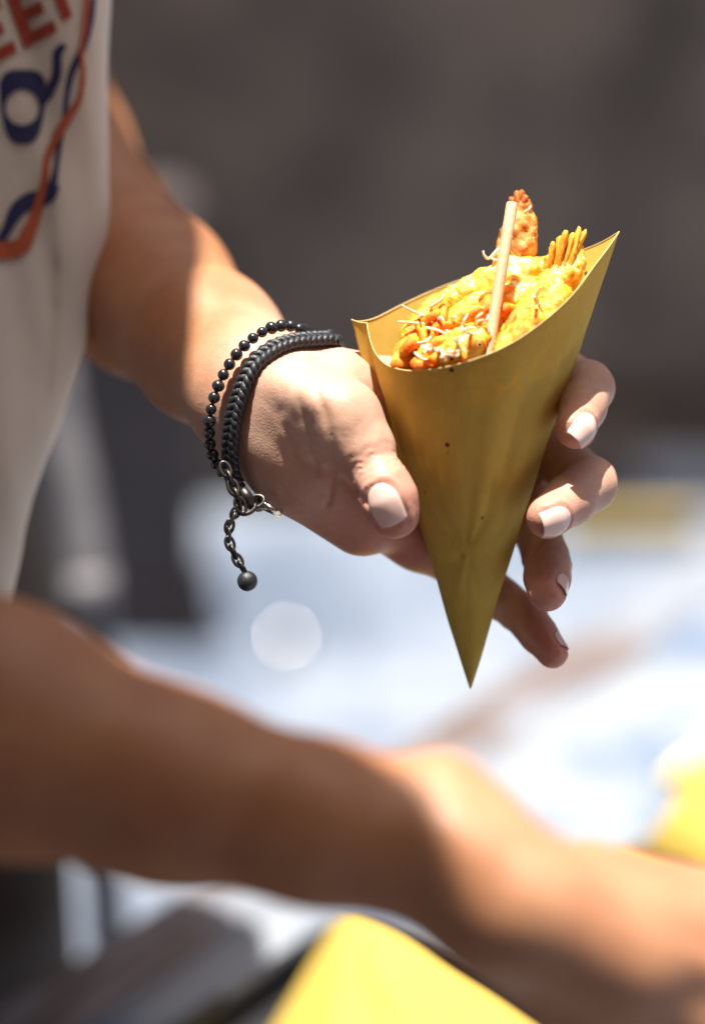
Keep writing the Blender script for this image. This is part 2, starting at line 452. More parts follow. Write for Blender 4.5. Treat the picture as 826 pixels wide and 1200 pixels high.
for j in (-0.85, 0.85):
    for k in (0.05, 0.62):
        c = mid + ed * j + en * k; v, f = box((c.x, c.y, (TZ - 0.03) / 2), (0.06, 0.06, TZ - 0.03), ROT); mk('leg', v, f, M_WOOD, tbl, smooth=False)
# white paper covering
def sheetpaper_mat():
    a = NT('white_table_paper'); co = a.coord(); f = a.noise(11, 5, 0.6, co)
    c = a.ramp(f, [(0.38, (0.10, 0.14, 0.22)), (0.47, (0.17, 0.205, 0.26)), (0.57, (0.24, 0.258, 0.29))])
    a.l(c, a.b.inputs['Base Color']); a.b.inputs['Roughness'].default_value = 0.6
    a.l(a.bump(a.noise(20, 4, 0.5, co), 0.5, 0.004), a.b.inputs['Normal']); return a.m
pc = [on_level(238, 1152, TZ), on_level(570, 919, TZ), on_level(735, 795, TZ)]
off = ((pc[0] - A).dot(en) + (pc[1] - A).dot(en)) / 2 - 0.012
n1, n2 = 60, 24; V = []; F = []
for i in range(n1):
    for j in range(n2):
        x = -0.12 + 1.15 * i / (n1 - 1); y = off + 0.36 * j / (n2 - 1)
        p = A + ed * (x + 0.004 * math.sin(j * 1.7)) + en * (y + 0.003 * math.sin(i * .9)); z = TZ + 0.0045 + 0.003 * (noise.noise(Vector((x * 9, y * 9, 0))) + 0.5) ** 2
        V.append((p.x, p.y, z))
for i in range(n1 - 1):
    for j in range(n2 - 1):
        F.append((i * n2 + j, i * n2 + j + 1, (i + 1) * n2 + j + 1, (i + 1) * n2 + j))
o = mk('paper_sheet', V, F, sheetpaper_mat()); m = o.modifiers.new('s', 'SOLIDIFY'); m.thickness = 0.0005; m.offset = 1
tag(o, 'bright white paper sheet with faint blue stains spread along the table', 'paper sheet')
# black tray
tA = on_level(222, 1198, TZ + 0.03); tB = on_level(400, 1078, TZ + 0.03)
td = (tB - tA); td.z = 0; td.normalize(); tn = Vector((td.y, -td.x, 0))
RT = Matrix(((td.x, tn.x, 0), (td.y, tn.y, 0), (0, 0, 1)))
tl, tw = 0.34, 0.25
tc = tB - td * (tl / 2 - 0.012) + tn * (tw / 2); tc.z = TZ + 0.009
tray = empty('serving_tray', tc); tag(tray, 'black plastic tray on the table holding folded mustard paper', 'tray')
v, f = box(tc + Vector((0, 0, 0.003)), (tl, tw, 0.004), RT); mk('tray_bottom', v, f, M_TRAY, tray, smooth=False)
for dx, dy, lx, ly in ((0, -tw / 2, tl, 0.006), (0, tw / 2, tl, 0.006), (-tl / 2, 0, 0.006, tw - .006), (tl / 2, 0, 0.006, tw - .006)):
    c = tc + td * dx + tn * dy + Vector((0, 0, 0.012)); v, f = box(c, (lx, ly, 0.024), RT); o = mk('tray_rim', v, f, M_TRAY, tray, smooth=False); bevel(o, 0.002)

# ------------------------------------------------------------------ held paper cone
APEX = pt(551, 809, 12)
rim = [(725, 272, 4), (712, 291, -4), (696, 312, -11), (672, 344, -18), (640, 374, -23), (600, 402, -26), (560, 420, -26), (520, 431, -23), (485, 435, -18), (463, 432, -13), (449, 425, -9), (438, 411, -4), (432, 392, 0), (430, 379, 3),
       (421, 378, 5), (412, 375, 6), (421, 377, 10), (440, 373, 16), (470, 358, 22), (505, 342, 26), (545, 327, 28), (590, 315, 27), (635, 306, 23), (680, 294, 15), (705, 284, 9)]
RIMP = np.array([pt(a, b, c - 8) for a, b, c in rim]); NR = len(RIMP)
# densify, keeping corners at 0, 13, 15 sharp
def dens(a, b, n):
    idx = [k % NR for k in range(a, b + 1)]
    return spline(RIMP[idx], n)
LOOP = np.vstack([dens(0, 13, 66)[:-1], dens(13, 15, 8)[:-1], dens(15, NR, 60)[:-1]])
NL = len(LOOP); NT_ = 56
def cone_pts():
    V = []
    for j in range(NT_):
        t = j / (NT_ - 1); t = t ** 0.9 * 0.995
        for i in range(NL):
            p = LOOP[i] * (1 - t) + APEX * t
            V.append(p)
    return np.array(V)
CV = cone_pts()
cen = CV.reshape(NT_, NL, 3).mean(1)
rad = CV.reshape(NT_, NL, 3) - cen[:, None]
amp = np.zeros((NT_, NL))
for j in range(NT_):
    for i in range(NL):
        p = CV[j * NL + i]
        k = min(1, (1 - j / NT_) * 3) * min(1, j / 6)
        amp[j, i] = (noise.noise(Vector(p * 0.028)) * 1.5 + noise.noise(Vector(p * 0.09)) * 0.45) * k + noise.noise(Vector((math.atan2(p[2] + 8, p[0] - 35) * 2.3, p[1] * .008, 5))) * 1.1 * k
nr = rad / (np.linalg.norm(rad, axis=2)[..., None] + 1e-6)
# fingers and thumb press the paper in slightly
CV = (cen[:, None] + rad + nr * amp[..., None])
for (c, r_, dpt) in ((pt(655, 505, -6), 14, 1.2), (pt(622, 600, -4), 14, 1.0), (pt(475, 585, -4), 14, 1.0)):
    d = np.linalg.norm(CV - c, axis=2); CV -= nr * (dpt * np.exp(-(d / r_) ** 2))[..., None]
glow_spots = np.array([[math.exp(-(((p[0] - pt(572, 440)[0]) / 16) ** 2 + ((p[1] - pt(572, 452)[1]) / 9) ** 2)) if p[2] < 3 else 0.0 for p in row] for row in CV])
CVW = world(CV.reshape(-1, 3))
CF = [(j * NL + i, j * NL + (i + 1) % NL, (j + 1) * NL + (i + 1) % NL, (j + 1) * NL + i) for j in range(NT_ - 1) for i in range(NL)]
apexw = Vector(world(APEX))
cone = empty('paper_cone', apexw); tag(cone, 'mustard yellow paper cone held upright in the hand, filled with fried shrimps', 'paper cone', 'yellow paper cones')
def cone_sheet(parent, shift=None):
    o = mk('paper_wrap', CVW, CF, PAPER, parent, org=apexw)
    ca = o.data.color_attributes.new('glow_spots', 'FLOAT_COLOR', 'POINT')
    g = np.zeros((len(CVW), 4), np.float32); g[:, :3] = glow_spots.reshape(-1)[:, None]; g[:, 3] = 1; ca.data.foreach_set('color', g.ravel())
    return o
wrap = cone_sheet(cone)
edge_loop = np.vstack([CVW[:NL], CVW[:1]])
v, f = tube(edge_loop + np.array([0, 0, 0.0001]), 0.0002, 6, False); edge = mk('paper_edge', v, f, M_EDGE, cone, org=apexw)

# ------------------------------------------------------------------ person: left arm and hand that hold the cone
segsP = []                                           # forearm + palm, blended softly
fa = [(44, 195, 222, 39), (92, 270, 168, 33.5), (173, 343, 98, 28.6), (243, 406, 46, 24.0), (304, 462, 12, 21.3), (345, 500, 1, 20)]
FA = [(pt(a, b, c), r) for a, b, c, r in fa]
perp = np.array([0.35, 0.3, -0.85])
for (a, ra), (b, rb) in zip(FA[:-1], FA[1:]):
    fl = 1.0 if ra > 30 else 1.15
    segsP.append(seg(a, b, ra, rb, (perp, fl)))
SH = np.array([-200.0, 370.0, 290.0])                # left shoulder
segsP.insert(0, seg(SH, FA[0][0], 42, 37))
palm = [seg(pt(350, 470, 2), pt(485, 457, 22), 13.5, 11, None), seg(pt(352, 492, 2), pt(498, 510, 26), 15, 11.5, None),
        seg(pt(350, 520, 6), pt(500, 568, 28), 13, 10.5, None), seg(pt(345, 535, 6), pt(492, 628, 24), 13, 11, None),
        seg(pt(352, 560, 0), pt(425, 605, 9), 12, 12.5, None)]
thm = [seg(pt(345, 468, -7), pt(400, 492, -18), 14.5, 12.0, None), seg(pt(400, 492, -17), pt(424, 524, -20), 11.6, 9.6, None)]
tend = [seg(pt(318, 448, -13), pt(372, 470, -25), 3.5, 4, None), seg(pt(345, 505, -14), pt(402, 520, -23), 4, 3.5, None)]
thd = [seg(pt(424, 524, -20), pt(446, 565, -25), 9.2, 8.3, None), seg(pt(446, 565, -25), pt(456, 586, -26), 8.3, 8.4, None), seg(pt(456, 586, -26), pt(463, 603, -26), 8.4, 7.2, None)]
web = [seg(pt(395, 455, 2), pt(440, 462, 12), 11, 10, None)]
def finger(m, p, d, t, rs):
    m, p, d, t = (np.array(x) for x in (m, p, d, t))
    md = d + (t - d) * 0.5
    return [seg(m, (m + p) / 2, rs[0], rs[1] * 0.96), seg((m + p) / 2, p, rs[1] * 0.96, rs[1]), seg(p, (p + d) / 2, rs[1], rs[2] * 0.95), seg((p + d) / 2, d, rs[2] * 0.95, rs[2]),
            seg(d, md, rs[2], rs[3] * 1.04), seg(md, t, rs[3] * 1.04, rs[3] * 0.88)]
fings = {
 'index': finger(pt(485, 457, 22), pt(640, 430, 34), pt(690, 453, 7), pt(674, 503, -12), (10.5, 9.3, 7.9, 6.9)),
 'middle': finger(pt(498, 510, 28), pt(643, 528, 34), pt(692, 567, 6), pt(641, 606, -15), (10.5, 9.3, 8.3, 7.4)),
 'ring': finger(pt(500, 568, 28), pt(618, 590, 34), pt(641, 660, 10), pt(641, 694, -6), (10, 8.6, 7.5, 6.8)),
 'pinky': finger(pt(492, 628, 24), pt(563, 683, 31), pt(614, 722, 18), pt(647, 765, 6), (9.5, 7.8, 6.8, 5.6)),
}
def nailframe(c, a, n):
    a = np.array(a, float); a /= np.linalg.norm(a); n = np.array(n, float); n -= a * (a @ n); n /= np.linalg.norm(n)
    return dict(c=np.array(c, float), a=a, n=n, u=np.cross(a, n))
tipd = lambda A_, B_: (np.array(B_) - np.array(A_))
NAILS = [
 dict(nailframe(pt(457, 593, -26), tipd(pt(446, 565, -25), pt(464, 610, -27)), (-0.22, 0.1, -0.95)), w=9.8, l=12.4, r=7.9, o=0.5),
 dict(nailframe(pt(673, 506, -12), tipd(pt(690, 453, 7), pt(674, 503, -12)) * [1.6, 1, .55], (0.05, -0.35, -0.9)), w=8.4, l=10.5, r=6.9, o=0.5),
 dict(nailframe(pt(640, 608, -16), tipd(pt(692, 567, 6), pt(641, 606, -15)) * [1, .75, .6], (-0.1, -0.42, -0.9)), w=9.4, l=10.5, r=7.2, o=0.5),
 dict(nailframe(pt(641, 684, -6), tipd(pt(641, 660, 10), pt(641, 694, -6)), (0.97, -0.1, -0.30)), w=5.6, l=7.0, r=6.2, o=0.5),
 dict(nailframe(pt(643, 758, 6), tipd(pt(614, 722, 18), pt(647, 765, 6)), (0.75, 0.5, 0.15)), w=5.2, l=6.4, r=5.3, o=0.6),
]
for N_, k_ in zip(NAILS, ('thumb', 'index', 'middle', 'ring', 'pinky')): N_['f'] = thd if k_ == 'thumb' else fings[k_][3:]
def hand_core(p):
    d = usmooth(p, segsP, 9)
    dp = usmooth(p, palm, 6)
    d = smin(d, dp, 12)
    d = smin(d, usmooth(p, web, 5), 8)
    base = d
    dt = usmooth(p, thm, 4); d = smin(d, dt, 4.0); d = smin(d, usmooth(p, tend, 1), 5)
    out = smin(d, usmooth(p, thd, 2.2), 2.6)
    for k, s in fings.items():
        df = usmooth(p, s, 2.0)
        out = np.minimum(out, smin(base, df, 5))if True else out
    return out
def creases(p):
    d = np.zeros(len(p), np.float32)
    def ring(c, ax, depth, width, rad):
        q = p - np.asarray(c, np.float32); s = q @ (np.asarray(ax, np.float32) / np.linalg.norm(ax)); r2 = np.einsum('ij,ij->i', q, q) - s * s
        wob = 0.5 * np.sin(q[:, 0] * 0.9 + q[:, 1] * 0.7)
        return depth * np.exp(-((s + wob) / width) ** 2) * np.exp(-np.maximum(0, r2 - rad * rad) / 30)
    ax = tipd(pt(424, 524, -20), pt(446, 565, -25))
    for o_, dd in ((-5.0, .22), (-3.0, .42), (-1.2, .5), (0.8, .42), (2.8, .25)):
        d += ring(pt(443, 557, -24) + ax / np.linalg.norm(ax) * o_, ax, dd * 2.4, 0.75, 10)
    for nm, i0 in (('index', 3), ('middle', 3), ('ring', 3), ('pinky', 3)):
        s = fings[nm][i0]; ax = s[1] - s[0]
        s2 = fings[nm][4]; ax = ax / np.linalg.norm(ax) + (s2[1] - s2[0]) / np.linalg.norm(s2[1] - s2[0])
        for o_, dd in ((-1.6, .3), (0, .42), (1.7, .28)):
            d += ring(s[1] + ax / np.linalg.norm(ax) * o_, ax, dd * 2.2, 0.75, 9)
    # wrist / thenar folds
    for c, ax_, dd, w_ in ((pt(372, 470, -14), (1, 0.25, 0), .8, 1.8), (pt(392, 492, -20), (1, 0.35, 0), .7, 1.5), (pt(335, 470, -14), (1, -0.3, 0), .45, 1.4)):
        d += ring(c, ax_, dd, w_, 7)
    for path, dd, w_ in (([(372, 462, -20), (386, 500, -18), (392, 545, -10), (384, 590, -5)], .9, 1.1), ([(352, 470, -18), (362, 510, -14), (372, 555, -8)], .55, 1.0), ([(402, 560, -6), (430, 590, 2), (462, 612, 8)], .7, 1.0), ([(335, 500, -16), (352, 545, -12), (380, 580, -6)], .5, .9)):
        P_ = spline([pt(*q) for q in path], 14).astype(np.float32); m_ = np.full(len(p), 1e9, np.float32)
        for q_ in range(13):
            a_, b_ = P_[q_][:2], P_[q_ + 1][:2]; ab = b_ - a_; t_ = np.clip(((p[:, :2] - a_) @ ab) / (ab @ ab), 0, 1)
            m_ = np.minimum(m_, np.linalg.norm(p[:, :2] - a_ - t_[:, None] * ab, axis=1))
        d += np.where(p[:, 2] < 14, dd * np.exp(-(m_ / w_) ** 2), 0)
    return d
def nailbed(p):
    d = np.zeros(len(p), np.float32)
    for N in NAILS:
        q = p - N['c'].astype(np.float32); u = q @ N['u']; a = q @ N['a']; n = q @ N['n']
        x = np.abs(u) / (N['w'] / 2 + .3); y = np.where(a > 0, a / (N['l'] * 0.75), -a / (N['l'] / 2 + .3))
        r = (x ** 3 + y ** 3) ** (1 / 3)
        m = (n > 0.15 * N['r'])
        d += np.where(m, 0.38 / (1 + np.exp((r - 1) * 14)) - 0.42 * np.exp(-((r - 1.15) / 0.10) ** 2), 0)
    return d
def hand_sdf(p):
    return hand_core(p) + creases(p) * 0.9 + nailbed(p)
Vh, Qh = nets(hand_sdf, (-270, -62, -48), (96, 175, 285), 0.85)
Vh = relax(Vh, Qh, 1, 0.4)

# right arm, reaching across in front
ra_ = [(-215, 790, -150, 37), (0, 856, -170, 29.5), (200, 922, -180, 22.3), (380, 966, -187, 18.3), (500, 996, -190, 15.6), (590, 1050, -194, 16.5)]
RA = [(pt(a, b, c), r) for a, b, c, r in ra_]
segR = [seg(a, b, x, y) for (a, x), (b, y) in zip(RA[:-1], RA[1:])]
SHR = np.array([-420.0, 250.0, 60.0])
segR.insert(0, seg(SHR, RA[0][0], 46, 38))
palmR = [seg(pt(560, 1015, -196), pt(880, 1100, -185), 10, 10), seg(pt(590, 1040, -198), pt(870, 1165, -188), 12, 10.5), seg(pt(590, 1060, -196), pt(840, 1215, -186), 13, 10.5), seg(pt(570, 1080, -190), pt(795, 1275, -176), 12, 10)]
knob = [seg(pt(530, 985, -201), pt(556, 1002, -202), 8, 7.5), seg(pt(640, 1070, -200), pt(740, 1125, -196), 12, 12), seg(pt(520, 930, -188), pt(560, 960, -190), 10, 9)]
tendR = [seg(pt(620, 1025, -208), pt(870, 1105, -194), 2.6, 2.2), seg(pt(620, 1050, -210), pt(860, 1140, -198), 2.6, 2.2), seg(pt(610, 1085, -207), pt(835, 1210, -196), 2.6, 2.2)]
finR = []
for (m, p_, d_, t_, rs) in (((880, 1100, -185), (1010, 1150, -180), (1060, 1240, -170), (1050, 1310, -160), (10, 8.8, 7.8, 6.8)),
                           ((870, 1140, -188), (1000, 1220, -184), (1040, 1330, -172), (1020, 1400, -160), (10, 9, 8, 7)),
                           ((840, 1215, -186), (950, 1300, -184), (980, 1400, -172), (960, 1460, -160), (10, 8.6, 7.6, 6.7)),
                           ((795, 1275, -176), (880, 1360, -176), (905, 1440, -168), (890, 1490, -160), (9, 7.6, 6.8, 5.8)),
                           ((690, 1035, -160), (860, 1060, -140), (960, 1090, -135), (1000, 1170, -135), (11, 9, 8.5, 7.5))):
    finR.append(finger(pt(*m), pt(*p_), pt(*d_), pt(*t_), rs))
def rarm_sdf(p):
    d = usmooth(p, segR, 10); d = smin(d, usmooth(p, palmR, 5), 9); d = smin(d, usmooth(p, knob, 8), 9)
    d = smin(d, usmooth(p, tendR, 1), 4)
    o_ = d
    for s in finR: o_ = np.minimum(o_, smin(d, usmooth(p, s, 2), 5))
    return o_
Vr, Qr = nets(rarm_sdf, (-480, -215, -240), (150, 310, 120), 2.2)
Vr = relax(Vr, Qr, 1, 0.4)

# torso core, neck and head (above the picture)
HC = np.array([-300.0, 545.0, 110.0])
torso = [seg((-280, 300, 190), (-270, 60, 200), 95, 80), seg((-160, 350, 225), (-420, 260, 90), 50, 50), seg((-290, 400, 160), (-298, 460, 140), 50, 52)]
head = [seg(HC + (0, 30, 10), HC + (2, -5, -5), 76, 70), seg(HC + (0, -30, -20), HC + (8, -70, -45), 58, 34)]
face = [seg(HC + (10, 0, -80), HC + (14, -28, -96), 7, 10), seg(HC + (14, -28, -92), HC + (14, -30, -84), 12, 12)]
ears = [seg(HC + (80, 5, 20), HC + (78, -25, 12), 12, 8), seg(HC + (-78, 5, 10), HC + (-76, -25, 4), 12, 8)]
def torso_sdf(p):
    d = usmooth(p, torso, 40); d = smin(d, usmooth(p, head, 20), 18); d = smin(d, usmooth(p, face, 4), 10); d = smin(d, usmooth(p, ears, 4), 4)
    for e in (HC + (-20, 8, -74), HC + (42, 8, -70)): d = -smin(-d, np.linalg.norm(p - e.astype(np.float32), axis=1) - 11, 8)
    d = smin(d, dseg(p, seg(HC + (-8, -55, -82), HC + (30, -55, -78), 4, 4)), 5)
    return d
Vt, Qt = nets(torso_sdf, (-500, -60, -30), (-40, 690, 330), 6.0)

BV = world(np.vstack([Vh, Vr, Vt])); BQ = np.vstack([Qh, Qr + len(Vh), Qt + len(Vh) + len(Vr)])
feet = Vector((-0.27, 1.12, 0.0))
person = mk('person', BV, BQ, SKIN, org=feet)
tag(person, 'person in a cream printed t-shirt holding out a paper cone, other arm reaching across', 'person')
fl = np.zeros(len(BV), np.float32)
AV = np.vstack([Vh, Vr, Vt]).astype(np.float32)
for c, r_, s_ in ((pt(463, 612, -26), 11, .8), (pt(674, 510, -14), 10, .6), (pt(641, 610, -16), 11, .6), (pt(641, 700, -6), 12, .8), (pt(650, 770, 6), 11, .9), (pt(446, 562, -26), 10, .4), (pt(692, 562, 14), 12, .3), (pt(690, 450, 15), 12, .3),
                  (pt(440, 640, 12), 28, .55), (pt(480, 650, 10), 25, .5)):
    fl += s_ * np.exp(-(np.linalg.norm(AV - c.astype(np.float32), axis=1) / r_) ** 2)
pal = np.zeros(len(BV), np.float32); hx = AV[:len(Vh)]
pal[:len(Vh)] = 1 / (1 + np.exp(-((hx[:, 0] + 50) * 0.8 - (hx[:, 1] - 30) * 0.5) / 6))  # paler palm skin, run up the forearm to paint its sunlit patch whiter
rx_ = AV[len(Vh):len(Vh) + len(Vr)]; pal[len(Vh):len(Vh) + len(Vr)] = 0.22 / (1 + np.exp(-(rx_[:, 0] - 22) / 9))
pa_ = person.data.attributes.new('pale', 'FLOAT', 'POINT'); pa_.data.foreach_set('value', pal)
at = person.data.attributes.new('flush', 'FLOAT', 'POINT'); at.data.foreach_set('value', np.clip(fl, 0, 0.8))

# fingernails: curved plates set on the nail beds
for N in NAILS:
    nu, nv = 13, 15; F = []
    fs = N['f']
    fsd = lambda p: usmooth(np.asarray(p, np.float32), fs, 2.0)
    Hh = np.full((nv, nu), np.nan); UV = np.zeros((nv, nu, 2))
    for j in range(nv):
        b = j / (nv - 1) * 2 - 1
        for i in range(nu):
            a = i / (nu - 1) * 2 - 1
            av = b * N['l'] / 2 * math.sqrt(1 - a * a * (0.55 if b < 0 else 0.25)) + 0.5 * max(0, b) ** 3
            uv = a * N['w'] / 2 * math.sqrt(1 - b * b * (0.5 if b < 0 else 0.22))
            UV[j, i] = (uv, av)
            q = N['c'] + N['u'] * uv + N['a'] * av; h = N['r'] + 4
            for _ in range(14):
                dd = float(fsd((q + N['n'] * h)[None])[0])
                h -= dd
                if h < N['r'] * 0.25: break
            Hh[j, i] = h if h > N['r'] * 0.25 else np.nan
    cz = int(nv * 0.6)
    for j in range(cz, nv):                       # the free edge runs straight on past the fingertip
        prev = Hh[j - 1] + (Hh[j - 1] - Hh[j - 2]) * 1.15
        Hh[j] = np.where(np.isnan(Hh[j]) | (Hh[j] < prev), prev, Hh[j])
    for j in range(nv):
        c_ = Hh[j]; ii = np.arange(nu); ok_ = ~np.isnan(c_); Hh[j] = np.interp(ii, ii[ok_], c_[ok_])
    Vs = N['c'] + UV[..., :1] * N['u'] + UV[..., 1:] * N['a'] + (Hh[..., None] - 0.02) * N['n']
    Vs[0] -= N['n'] * 0.3; Vs[:, 0] -= N['n'] * 0.25; Vs[:, -1] -= N['n'] * 0.25
    for j in range(nv - 1):
        for i in range(nu - 1): F.append((j * nu + i, j * nu + i + 1, (j + 1) * nu + i + 1, (j + 1) * nu + i))
    o = mk('fingernail', world(Vs.reshape(-1, 3)), F, M_NAIL, person)
    m = o.modifiers.new('s', 'SOLIDIFY'); m.thickness = 0.00045; m.offset = 0
    m = o.modifiers.new('b', 'SUBSURF'); m.levels = 1; m.render_levels = 1

# hair
def hair_sdf(p):
    d = usmooth(p, [seg(HC + (0, 42, 22), HC + (0, 0, 35), 82, 78), seg(HC + (0, -10, 70), HC + (0, -50, 110), 45, 30)], 25)
    cut = -(p - (HC + (0, 20, -42)).astype(np.float32)) @ np.array([0, 0.55, 0.83], np.float32)
    return np.maximum(d, cut)
v, q = nets(hair_sdf, HC - (130, 130, 110), HC + (130, 170, 200), 5.0); mk('hair', world(v), q, M_HAIR, person)

# ------------------------------------------------------------------ shirt
sil = [(-60, -117), (-26, -112), (6, -105), (28, -97.5), (57, -89), (100, -82.5), (172, -79), (215, -79), (260, -84), (300, -96), (335, -110)]
sy = np.array([a for a, b in sil], float); sx = np.array([b for a, b in sil], float) - 1.0
def xr(y): return float(np.interp(y, sy, sx))
SHZ = 66.0
rows = list(np.linspace(-120, 335, 100))
Vs = []; ncol = 0
sxl = np.poly1d(np.polyfit(sy, sx, 5))
for y in rows:
    X = float(np.interp(y, sy, sx)) if y > -60 else -122 - (y + 60) * -0.02
    sh = max(0.0, (y - 230) / 105)
    ctl = [(-200, 315, 0), ]
    c2 = [(-150, 95 + 0 * y), (-330, 65), (-445, 90), (-470, 160), (-430, 250), (-300, 300), (-210, 270), (X - 95, 190), (X - 62, 112), (X - 30, SHZ + 26), (X - 8, SHZ + 20), (X, SHZ + 8), (X - 5, SHZ - 1), (X - 18, SHZ - 4), (X - 45, SHZ - 3), (X - 90, SHZ - 2)]
    P2 = np.array([(a, y - sh * 0, b) for a, b in c2])
    c = np.array([-280, y, 180.])
    P2[:, [0, 2]] = c[[0, 2]] + (P2[:, [0, 2]] - c[[0, 2]]) * (1 - 0.55 * sh ** 2.2)
    if sh > 0: P2[:, 1] += sh ** 2 * 40
    pc_ = spline(np.vstack([P2, P2[:1]]), 121)[:-1]
    Vs.append(pc_); ncol = len(pc_)
Vs = np.array(Vs)
for i in range(len(rows)):
    for k in range(ncol):
        p = Vs[i, k]
        # long soft folds, mostly running down the hanging front
        fold = 6.5 * noise.noise(Vector((p[0] * 0.03 + p[1] * 0.008, p[1] * 0.006, p[2] * 0.02))) + 3.8 * noise.noise(Vector((p[0] * 0.09 + p[1] * .02, p[1] * 0.014, 3)))
        Vs[i, k, 2] += fold * (1.0 if p[0] < -100 else 0.5) ; Vs[i, k, 0] += 0.35 * fold
Fs = [(i * ncol + k, (i + 1) * ncol + k, (i + 1) * ncol + (k + 1) % ncol, i * ncol + (k + 1) % ncol) for i in range(len(rows) - 1) for k in range(ncol)]
SV = world(Vs.reshape(-1, 3))
sleeveL = tube(world(spline([(-190, 345, 215), (-150, 340, 225), (-135, 290, 215)], 12)), np.linspace(0.078, 0.058, 12), 24, False)
sleeveR = tube(world(spline([(-380, 300, 110), (-420, 250, 70), (-395, 170, 10)], 12)), np.linspace(0.08, 0.06, 12), 24, False)
v, f = merge([(SV, Fs), sleeveL, sleeveR])
shirt = mk('shirt', v, f, M_SHIRT, person)
m = shirt.modifiers.new('s', 'SOLIDIFY'); m.thickness = 0.0012; m.offset = -1

# printing on the shirt front, following the cloth
bvh = BVHTree.FromPolygons([Vector(x) for x in SV], Fs)
def drape(px, py, lift=0.0003):
    a = W(px, py, 0); d = (a - CP).normalized()
    h = bvh.ray_cast(CP, d, 3.0)
    if h[0] is None: return None
    n = h[1]
    if n.dot(d) > 0: n = -n
    return h[0] + n * lift - d * 0.0004
def zz(x, y): return (x / 3.442, y / 3.442)
def ribbon(path, widths, n=60, cols=5):
    P = spline([zz(*p) for p in path], n); wds = np.interp(np.linspace(0, len(widths) - 1, n), range(len(widths)), widths) / 3.442
    T = np.gradient(P, axis=0); T /= np.linalg.norm(T, axis=1)[:, None]; Nn = np.stack([-T[:, 1], T[:, 0]], 1)
    return [[P[i] + Nn[i] * wds[i] * (c / (cols - 1) - .5) for c in range(cols)] for i in range(n)]
def put(grid, name, mat, lift=0.0003, closed=False):
    V = []; F = []; n = len(grid); c = len(grid[0])
    ok = []
    for row in grid:
        for q in row:
            h = drape(q[0], q[1], lift); ok.append(h is not None); V.append(tuple(h) if h is not None else (0, 0, 0))
    for i in range(n - 1 + (1 if closed else 0)):
        for k in range(c - 1):
            a = [i * c + k, i * c + k + 1, ((i + 1) % n) * c + k + 1, ((i + 1) % n) * c + k]
            if all(ok[t] for t in a): F.append(tuple(a))
    if not F: return
    used = sorted({t for q in F for t in q}); mp = {t: i for i, t in enumerate(used)}
    V = [V[t] for t in used]; F = [tuple(mp[t] for t in q) for q in F]
    return mk(name, V, F, mat, shirt)
ex = np.array([135, -70.]) / 152; ey = np.array([-70, -195.]) / 207
def letter(org, strokes):
    org = np.array(org, float)
    parts = []
    for (x0, y0, x1, y1) in strokes:
        n1 = max(2, int(abs(x1 - x0) / 12) + 1); n2 = max(2, int(abs(y1 - y0) / 12) + 1)
        g = [[(org + ex * (x0 + (x1 - x0) * i / (n1 - 1)) + ey * (y0 + (y1 - y0) * j / (n2 - 1))) / 3.442 for j in range(n2)] for i in range(n1)]
        V = []; F = []
        for row in g:
            for q in row:
                h = drape(q[0], q[1]); V.append(None if h is None else tuple(h))
        for i in range(n1 - 1):
            for j in range(n2 - 1):
                a = (i * n2 + j, (i + 1) * n2 + j, (i + 1) * n2 + j + 1, i * n2 + j + 1)
                if all(V[t] is not None for t in a): F.append(a)
        V = [(0, 0, 0) if x is None else x for x in V]
        if F:
            used = sorted({t for q in F for t in q}); mp = {t: i for i, t in enumerate(used)}
            parts.append(([V[t] for t in used], [tuple(mp[t] for t in q) for q in F]))
    if parts:
        v, f = merge(parts); mk('printed_letter', v, f, M_RED, shirt)
E = [(0, 0, 52, 236), (52, 0, 150, 50), (52, 93, 130, 143), (52, 186, 150, 236)]
letter((100, 197), E); letter((-62, 280), E)
letter((262, 82), [(-10, 0, 36, 236), (-60, 186, 85, 236)])
letter((-225, 365), [(0, 0, 50, 236), (50, 186, 130, 236), (50, 93, 130, 143), (95, 143, 145, 186), (95, 0, 145, 93)])
def superring(c, rx, ry, hc, hx, hy, taper, n=64, cols=7):
    g = []
    for i in range(n):
        t = 2 * math.pi * i / n; ct, st = math.cos(t), math.sin(t)
        e = 0.62
        ox = rx * math.copysign(abs(ct) ** e, ct); oy = ry * math.copysign(abs(st) ** e, st)
        ox *= 1 - taper * oy / ry
        o_ = np.array([c[0] + ox, c[1] + oy]); h_ = np.array([hc[0] + hx * ct, hc[1] + hy * st])
        g.append([(o_ + (h_ - o_) * k / (cols - 1)) / 3.442 for k in range(cols)])
    return g
put(superring((94, 432), 88, 150, (92, 434), 68, 72, 0.22), 'printed_letter', M_NAVY, closed=True)
put(ribbon([(168, 420), (200, 370), (228, 310), (232, 260), (235, 215), (262, 180)], (30, 40, 38, 36, 38, 24)), 'printed_swash', M_NAVY)
put(superring((-110, 400), 88, 150, (-112, 402), 66, 72, 0.1), 'printed_letter', M_NAVY, closed=True)
put(ribbon([(378, -10), (365, 90), (335, 190), (292, 290), (272, 380), (262, 470), (243, 580), (228, 680), (212, 762)], (20, 24, 30, 28, 22, 20, 18, 18, 34)), 'printed_outline', M_NAVY)
put(ribbon([(215, 740), (190, 790), (120, 812), (70, 850), (35, 915), (5, 970), (-30, 1030)], (60, 66, 68, 60, 42, 38, 36)), 'printed_outline', M_NAVY)
put(ribbon([(352, -10), (345, 100), (328, 200), (336, 300), (320, 400), (272, 480), (228, 560), (192, 640), (184, 720), (165, 800), (138, 890), (105, 960)], (24, 24, 18, 18, 22, 34, 34, 30, 30, 36, 48, 60), 90), 'printed_outline', M_ORANGE, 0.0006)
